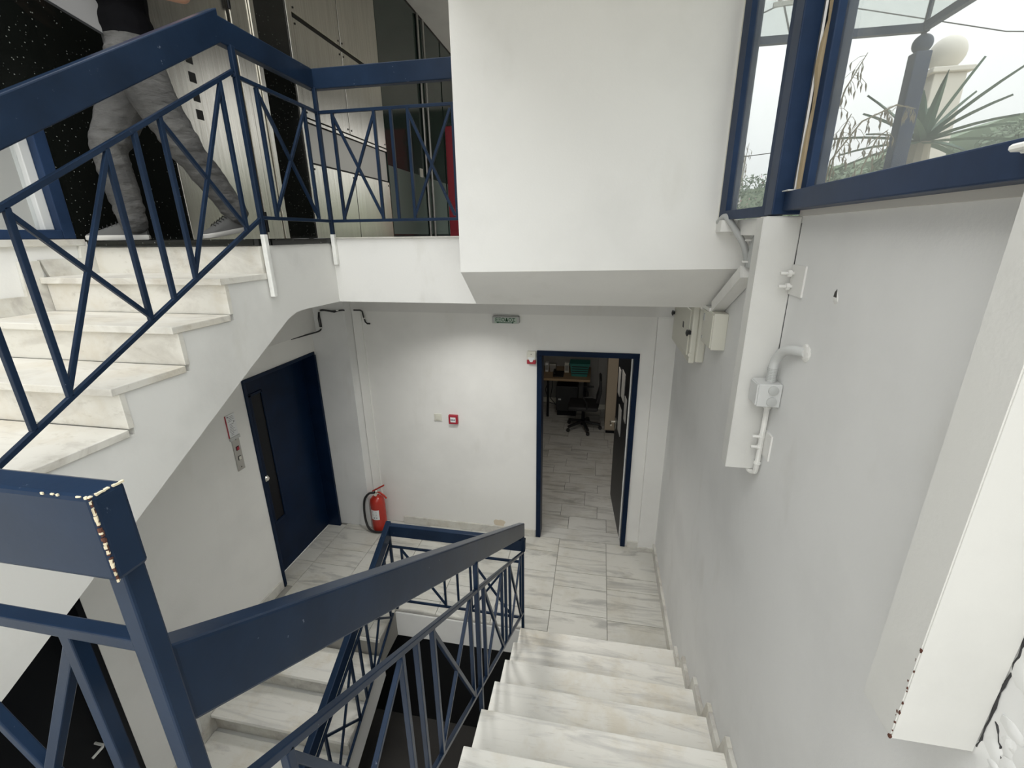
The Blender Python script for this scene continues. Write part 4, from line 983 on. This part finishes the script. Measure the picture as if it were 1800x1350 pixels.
# ------------------------------------------------------------------ person
def person():
    t = thing('person', 'person in grey jeans and black shirt striding across the lobby behind the railing', 'person', (-2.3, 2.3, LOB))
    V = Vector
    H = V((-.72, -.69, 0)).normalized(); LFT = V((-H.y, H.x, 0))*1.0     # heading, own left
    if LFT.x < 0: LFT = -LFT
    hip = V((-2.36, 2.27, 3.97)); hl = hip+LFT*.10; hr_ = hip-LFT*.10
    segs = []                                                            # (points, radii, material index)
    JE, SH, SK = 0, 1, 2
    anL = V((-2.11, 2.46, 3.255)); anR = V((-2.535, 2.19, 3.205))
    segs.append(([hl+V((0, 0, -.02)), hl.lerp(V((-2.215, 2.31, 3.575)), .5)+V((-.012, -.01, 0)), V((-2.215, 2.31, 3.575)), V((-2.16, 2.385, 3.42)), anL], [.115, .104, .082, .076, .064], JE))
    segs.append(([hr_+V((0, 0, -.02)), hr_.lerp(V((-2.545, 2.165, 3.56)), .5), V((-2.545, 2.165, 3.56)), V((-2.54, 2.18, 3.40)), anR], [.115, .104, .082, .076, .066], JE))
    segs.append(([hip+LFT*.075+V((0, 0, .02)), hip-LFT*.075+V((0, 0, .02))], [.108, .108], JE))
    segs.append(([hip+LFT*.08+V((0, 0, .075)), hip-LFT*.08+V((0, 0, .075))], [.108, .108], JE))
    chest = V((-2.365, 2.26, 4.40)); ws = hip+V((0, 0, .12))
    segs.append(([ws+LFT*.08, ws-LFT*.08], [.112, .112], SH)); segs.append(([ws+LFT*.06+V((0, 0, .16)), ws-LFT*.06+V((0, 0, .16))], [.108, .108], SH))
    segs.append(([ws+LFT*.07, chest+LFT*.085], [.10, .112], SH)); segs.append(([ws-LFT*.07, chest-LFT*.085], [.10, .112], SH))
    segs.append(([chest+LFT*.085, chest-LFT*.085], [.112, .112], SH))
    sl = V((chest.x, chest.y, 4.555))+LFT*.175; sr = V((chest.x, chest.y, 4.555))-LFT*.175
    segs.append(([sl, chest+V((0, 0, .14)), sr], [.066, .082, .066], SH))
    el = V((-2.045, 2.30, 4.235)); wl_ = V((-2.205, 2.085, 4.225)); er = V((-2.545, 2.43, 4.255)); wr_ = V((-2.60, 2.21, 4.31))
    segs.append(([sl, sl.lerp(el, .55)], [.062, .056], SH)); segs.append(([sl.lerp(el, .5), el], [.046, .042], SK)); segs.append(([el, el.lerp(wl_, .4), wl_], [.042, .041, .028], SK))
    segs.append(([sr, sr.lerp(er, .55)], [.062, .056], SH)); segs.append(([sr.lerp(er, .5), er], [.046, .042], SK)); segs.append(([er, er.lerp(wr_, .4), wr_], [.042, .041, .028], SK))
    nk = V((chest.x, chest.y, 4.60)); hd_ = nk+H*.03+V((0, 0, .155))
    segs.append(([nk, hd_+V((0, 0, -.06))], [.058, .055], SK))
    segs.append(([hd_+V((0, 0, .035))-H*.012, hd_+V((0, 0, -.02))+H*.012, hd_+H*.035+V((0, 0, -.075))], [.092, .084, .052], SK))
    segs.append(([hd_+H*.088+V((0, 0, .01)), hd_+H*.108+V((0, 0, -.022))], [.010, .015], SK))
    for s in (-1, 1): segs.append(([hd_+LFT*s*.086+V((0, 0, .012)), hd_+LFT*s*.090+V((0, 0, -.022))], [.018, .012], SK))
    def hand(w_, fwd, side, dn):
        palm = w_+fwd*.05
        segs.append(([w_, palm-side*.018+fwd*.02, ], [.027, .021], SK)); segs.append(([w_, palm+side*.018+fwd*.02], [.026, .021], SK))
        for i, (o_, l) in enumerate(((-.032, .052), (-.011, .064), (.011, .070), (.031, .060))):
            k0 = palm+side*o_+fwd*.03; k1 = k0+fwd*l*.5+dn*.012; k2 = k1+fwd*l*.3+dn*.026; k3 = k2+fwd*l*.10+dn*.026
            segs.append(([k0, k1, k2, k3], [.0105, .0095, .0088, .0078], SK))
        th = w_+fwd*.022+side*.026; segs.append(([th, th+side*.022+fwd*.024+dn*.012, th+side*.024+fwd*.052+dn*.026], [.013, .0115, .0095], SK))
    fl = (wl_-el).normalized(); hand(wl_, fl, LFT.cross(fl).cross(fl).normalized()*-1 if False else V((0, 0, 1)), -LFT)
    fr_ = (wr_-er).normalized(); hand(wr_, fr_, V((0, 0, 1)), LFT)
    b_ = MB()
    for pts, rad, mi in segs:
        n = 14; P2, R2 = [], []
        d0 = (pts[0]-pts[1]).normalized(); d1_ = (pts[-1]-pts[-2]).normalized()
        for a in (.0, .5, .87): P2.append(pts[0]+d0*rad[0]*(1-a*a)**.5); R2.append(max(.0006, rad[0]*a))
        P2 += list(pts); R2 += list(rad)
        for a in (.87, .5, .0): P2.append(pts[-1]+d1_*rad[-1]*(1-a*a)**.5); R2.append(max(.0006, rad[-1]*a))
        b_.tube(P2, R2, n)
    bmesh.ops.recalc_face_normals(b_.bm, faces=b_.bm.faces[:])
    o = b_.build('body', 'jeans', t)
    r_ = o.modifiers.new('merge', 'REMESH'); r_.mode = 'VOXEL'; r_.voxel_size = .0072; r_.use_smooth_shade = True
    sm = o.modifiers.new('soften', 'SMOOTH'); sm.iterations = 3; sm.factor = .5
    dg = bpy.context.evaluated_depsgraph_get(); me = bpy.data.meshes.new_from_object(o.evaluated_get(dg))
    o.modifiers.clear(); o.data = me; me.materials.clear()
    for q in ('jeans', 'shirt', 'skin'): me.materials.append(MATS[q])
    off = ORG[t.name]
    flat = [(pts[i], pts[i+1], rad[i], rad[i+1], mi) for pts, rad, mi in segs for i in range(len(pts)-1)]
    # folds in the jeans
    import mathutils
    nrm_ = [v.normal.copy() for v in me.vertices]
    for v in me.vertices:
        w_ = v.co+off
        if w_.z < 4.02:
            nz = mathutils.noise.noise(Vector((w_.x*9, w_.y*9, w_.z*22)))+.6*mathutils.noise.noise(Vector((w_.x*20, w_.y*20, w_.z*45)))
            k = .006*(1.5 if abs(w_.z-3.55) < .10 or w_.z < 3.33 else .7)
            v.co += nrm_[v.index]*nz*k
    import numpy as np
    n = len(me.polygons); C_ = np.empty(n*3); me.polygons.foreach_get('center', C_); C_ = C_.reshape(-1, 3)+np.array(off)
    best = np.full(n, 9.0); mi_ = np.zeros(n, dtype=np.int32)
    for a, b2, ra, rb, mi in flat:
        a_ = np.array(a); ab = np.array(b2)-a_; k = np.clip(((C_-a_)@ab)/max(1e-9, ab@ab), 0, 1)
        d_ = np.linalg.norm(C_-(a_+k[:, None]*ab), axis=1)-(ra+(rb-ra)*k); w_ = d_ < best
        best[w_] = d_[w_]; mi_[w_] = mi
    mi_ = np.where(mi_ == SK, SK, np.where(C_[:, 2] > 4.035, SH, JE)).astype(np.int32)
    me.polygons.foreach_set('material_index', mi_)
    me.shade_smooth()
    # hair, eyes, mouth
    MB().blob(hd_+V((0, 0, .055))-H*.022, (.098, .098, .082), 3, .02).build('hair', 'hair', t, True)
    for s in (-1, 1): MB().blob(hd_+H*.079+LFT*s*.033+V((0, 0, .008)), (.012, .012, .007), 2).build('eye', 'wire_black', t, True)
    MB().bar(hd_+H*.083+LFT*.024+V((0, 0, -.062)), hd_+H*.083-LFT*.024+V((0, 0, -.062)), .012, .010, bev=.003).build('mouth', 'red_plastic', t)
    # belt line and shoes
    MB().lathe((hip.x, hip.y, 4.045), [(.001, 0), (.001, .001)], 4).bm.free()
    def shoe(heel, toe, z0, lift):
        d_ = (toe-heel); L = d_.length; d_.normalize(); sd = V((-d_.y, d_.x, 0)).normalized()
        outline = [(.0, .030), (.12, .037), (.35, .036), (.62, .046), (.80, .046), (.93, .034), (1.0, .012)]
        b1 = MB(); ring = [(heel+d_*L*f+sd*w_) for f, w_ in outline]+[(heel+d_*L*f-sd*w_) for f, w_ in outline[::-1]]
        def loft(levels, m_):
            R_ = []
            for zz, sc in levels:
                R_.append([m_.bm.verts.new((heel+d_*L*.46)+(p-(heel+d_*L*.46))*sc+V((0, 0, zz))) for p in ring])
            n = len(ring)
            for A_, B_ in zip(R_, R_[1:]):
                for k in range(n): m_.bm.faces.new((A_[k], A_[(k+1) % n], B_[(k+1) % n], B_[k]))
            m_.bm.faces.new(R_[0][::-1]); m_.bm.faces.new(R_[-1]); bmesh.ops.recalc_face_normals(m_.bm, faces=m_.bm.faces[:])
        sole = MB(); loft([(0, .98), (.004, 1.03), (.022, 1.03), (.026, 1.0)], sole)
        so = sole.build('sole', 'shoe_sole', t, True)
        upm = MB()
        n = len(outline); prof = [(.055, .085), (.10, .105), (.30, .105), (.55, .078), (.78, .052), (.93, .040), (1.0, .03)]
        R_ = []
        for f, w_ in outline:
            hgt = [h for ff, h in prof if ff >= f][0] if f > 0 else .085
            for (f0, h0), (f1, h1) in zip(prof, prof[1:]):
                if f0 <= f <= f1: hgt = h0+(h1-h0)*(f-f0)/(f1-f0)
            c = heel+d_*L*f; ww = max(w_, .012); row = []
            for a in range(9):
                an = PI*a/8; row.append(upm.bm.verts.new(c+sd*ww*math.cos(an)*(1 if abs(math.cos(an)) > .9 else .92)+V((0, 0, .022+(hgt-.022)*math.sin(an)**.8))))
            R_.append(row)
        for A_, B_ in zip(R_, R_[1:]):
            for k in range(8): upm.bm.faces.new((A_[k], A_[k+1], B_[k+1], B_[k]))
        upm.bm.faces.new(R_[0]); upm.bm.faces.new(R_[-1][::-1])
        for A_, B_ in zip(R_, R_[1:]): upm.bm.faces.new((A_[0], B_[0], B_[8], A_[8]))
        bmesh.ops.recalc_face_normals(upm.bm, faces=upm.bm.faces[:])
        uo = upm.build('shoe', 'shoe_canvas', t, True)
        lc = MB()
        for i in range(5):
            f = .40+i*.075; hh = .098-(f-.38)*.105; c = heel+d_*L*f+V((0, 0, hh+.002))
            lc.tube([c+sd*.022-V((0, 0, .008)), c+d_*.004+V((0, 0, .004)), c-sd*.022-V((0, 0, .008))], .0026, 5)
        lo = lc.build('laces', 'black_rubber', t)
        for q in (so, uo, lo):
            if lift:
                M = Matrix.Translation(toe-off)@Matrix.Rotation(lift, 4, sd)@Matrix.Translation(-(toe-off)); q.data.transform(M)
            q.data.transform(Matrix.Translation((0, 0, z0)))
    shoe(V((-2.505, 2.235, 0)), V((-2.712, 2.065, 0)), LOB+.006, 0)
    shoe(V((-2.115, 2.52, 0)), V((-2.185, 2.275, 0)), LOB+.006, .17)
    f = thing('grey_rectangle', 'large grey folder placed at the waist of the striding person', 'rectangle', (-2.42, 2.1, 4.12))  # flat grey rectangle added for a grey shape beside the person
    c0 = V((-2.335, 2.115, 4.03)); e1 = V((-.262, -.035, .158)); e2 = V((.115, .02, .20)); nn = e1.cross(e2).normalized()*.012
    b_ = MB(); quadprism(b_.bm, [c0, c0+e1, c0+e1+e2, c0+e2], [c0+nn, c0+e1+nn, c0+e1+e2+nn, c0+e2+nn]); b_.build('cover', 'rectangle_grey', f)
    b_ = MB(); b_.bar(c0-e1*.0+nn*.5-e2*.02, c0+e1+nn*.5-e2*.02, .016, .010); b_.build('lower_edge', 'black_plastic', f)
person()
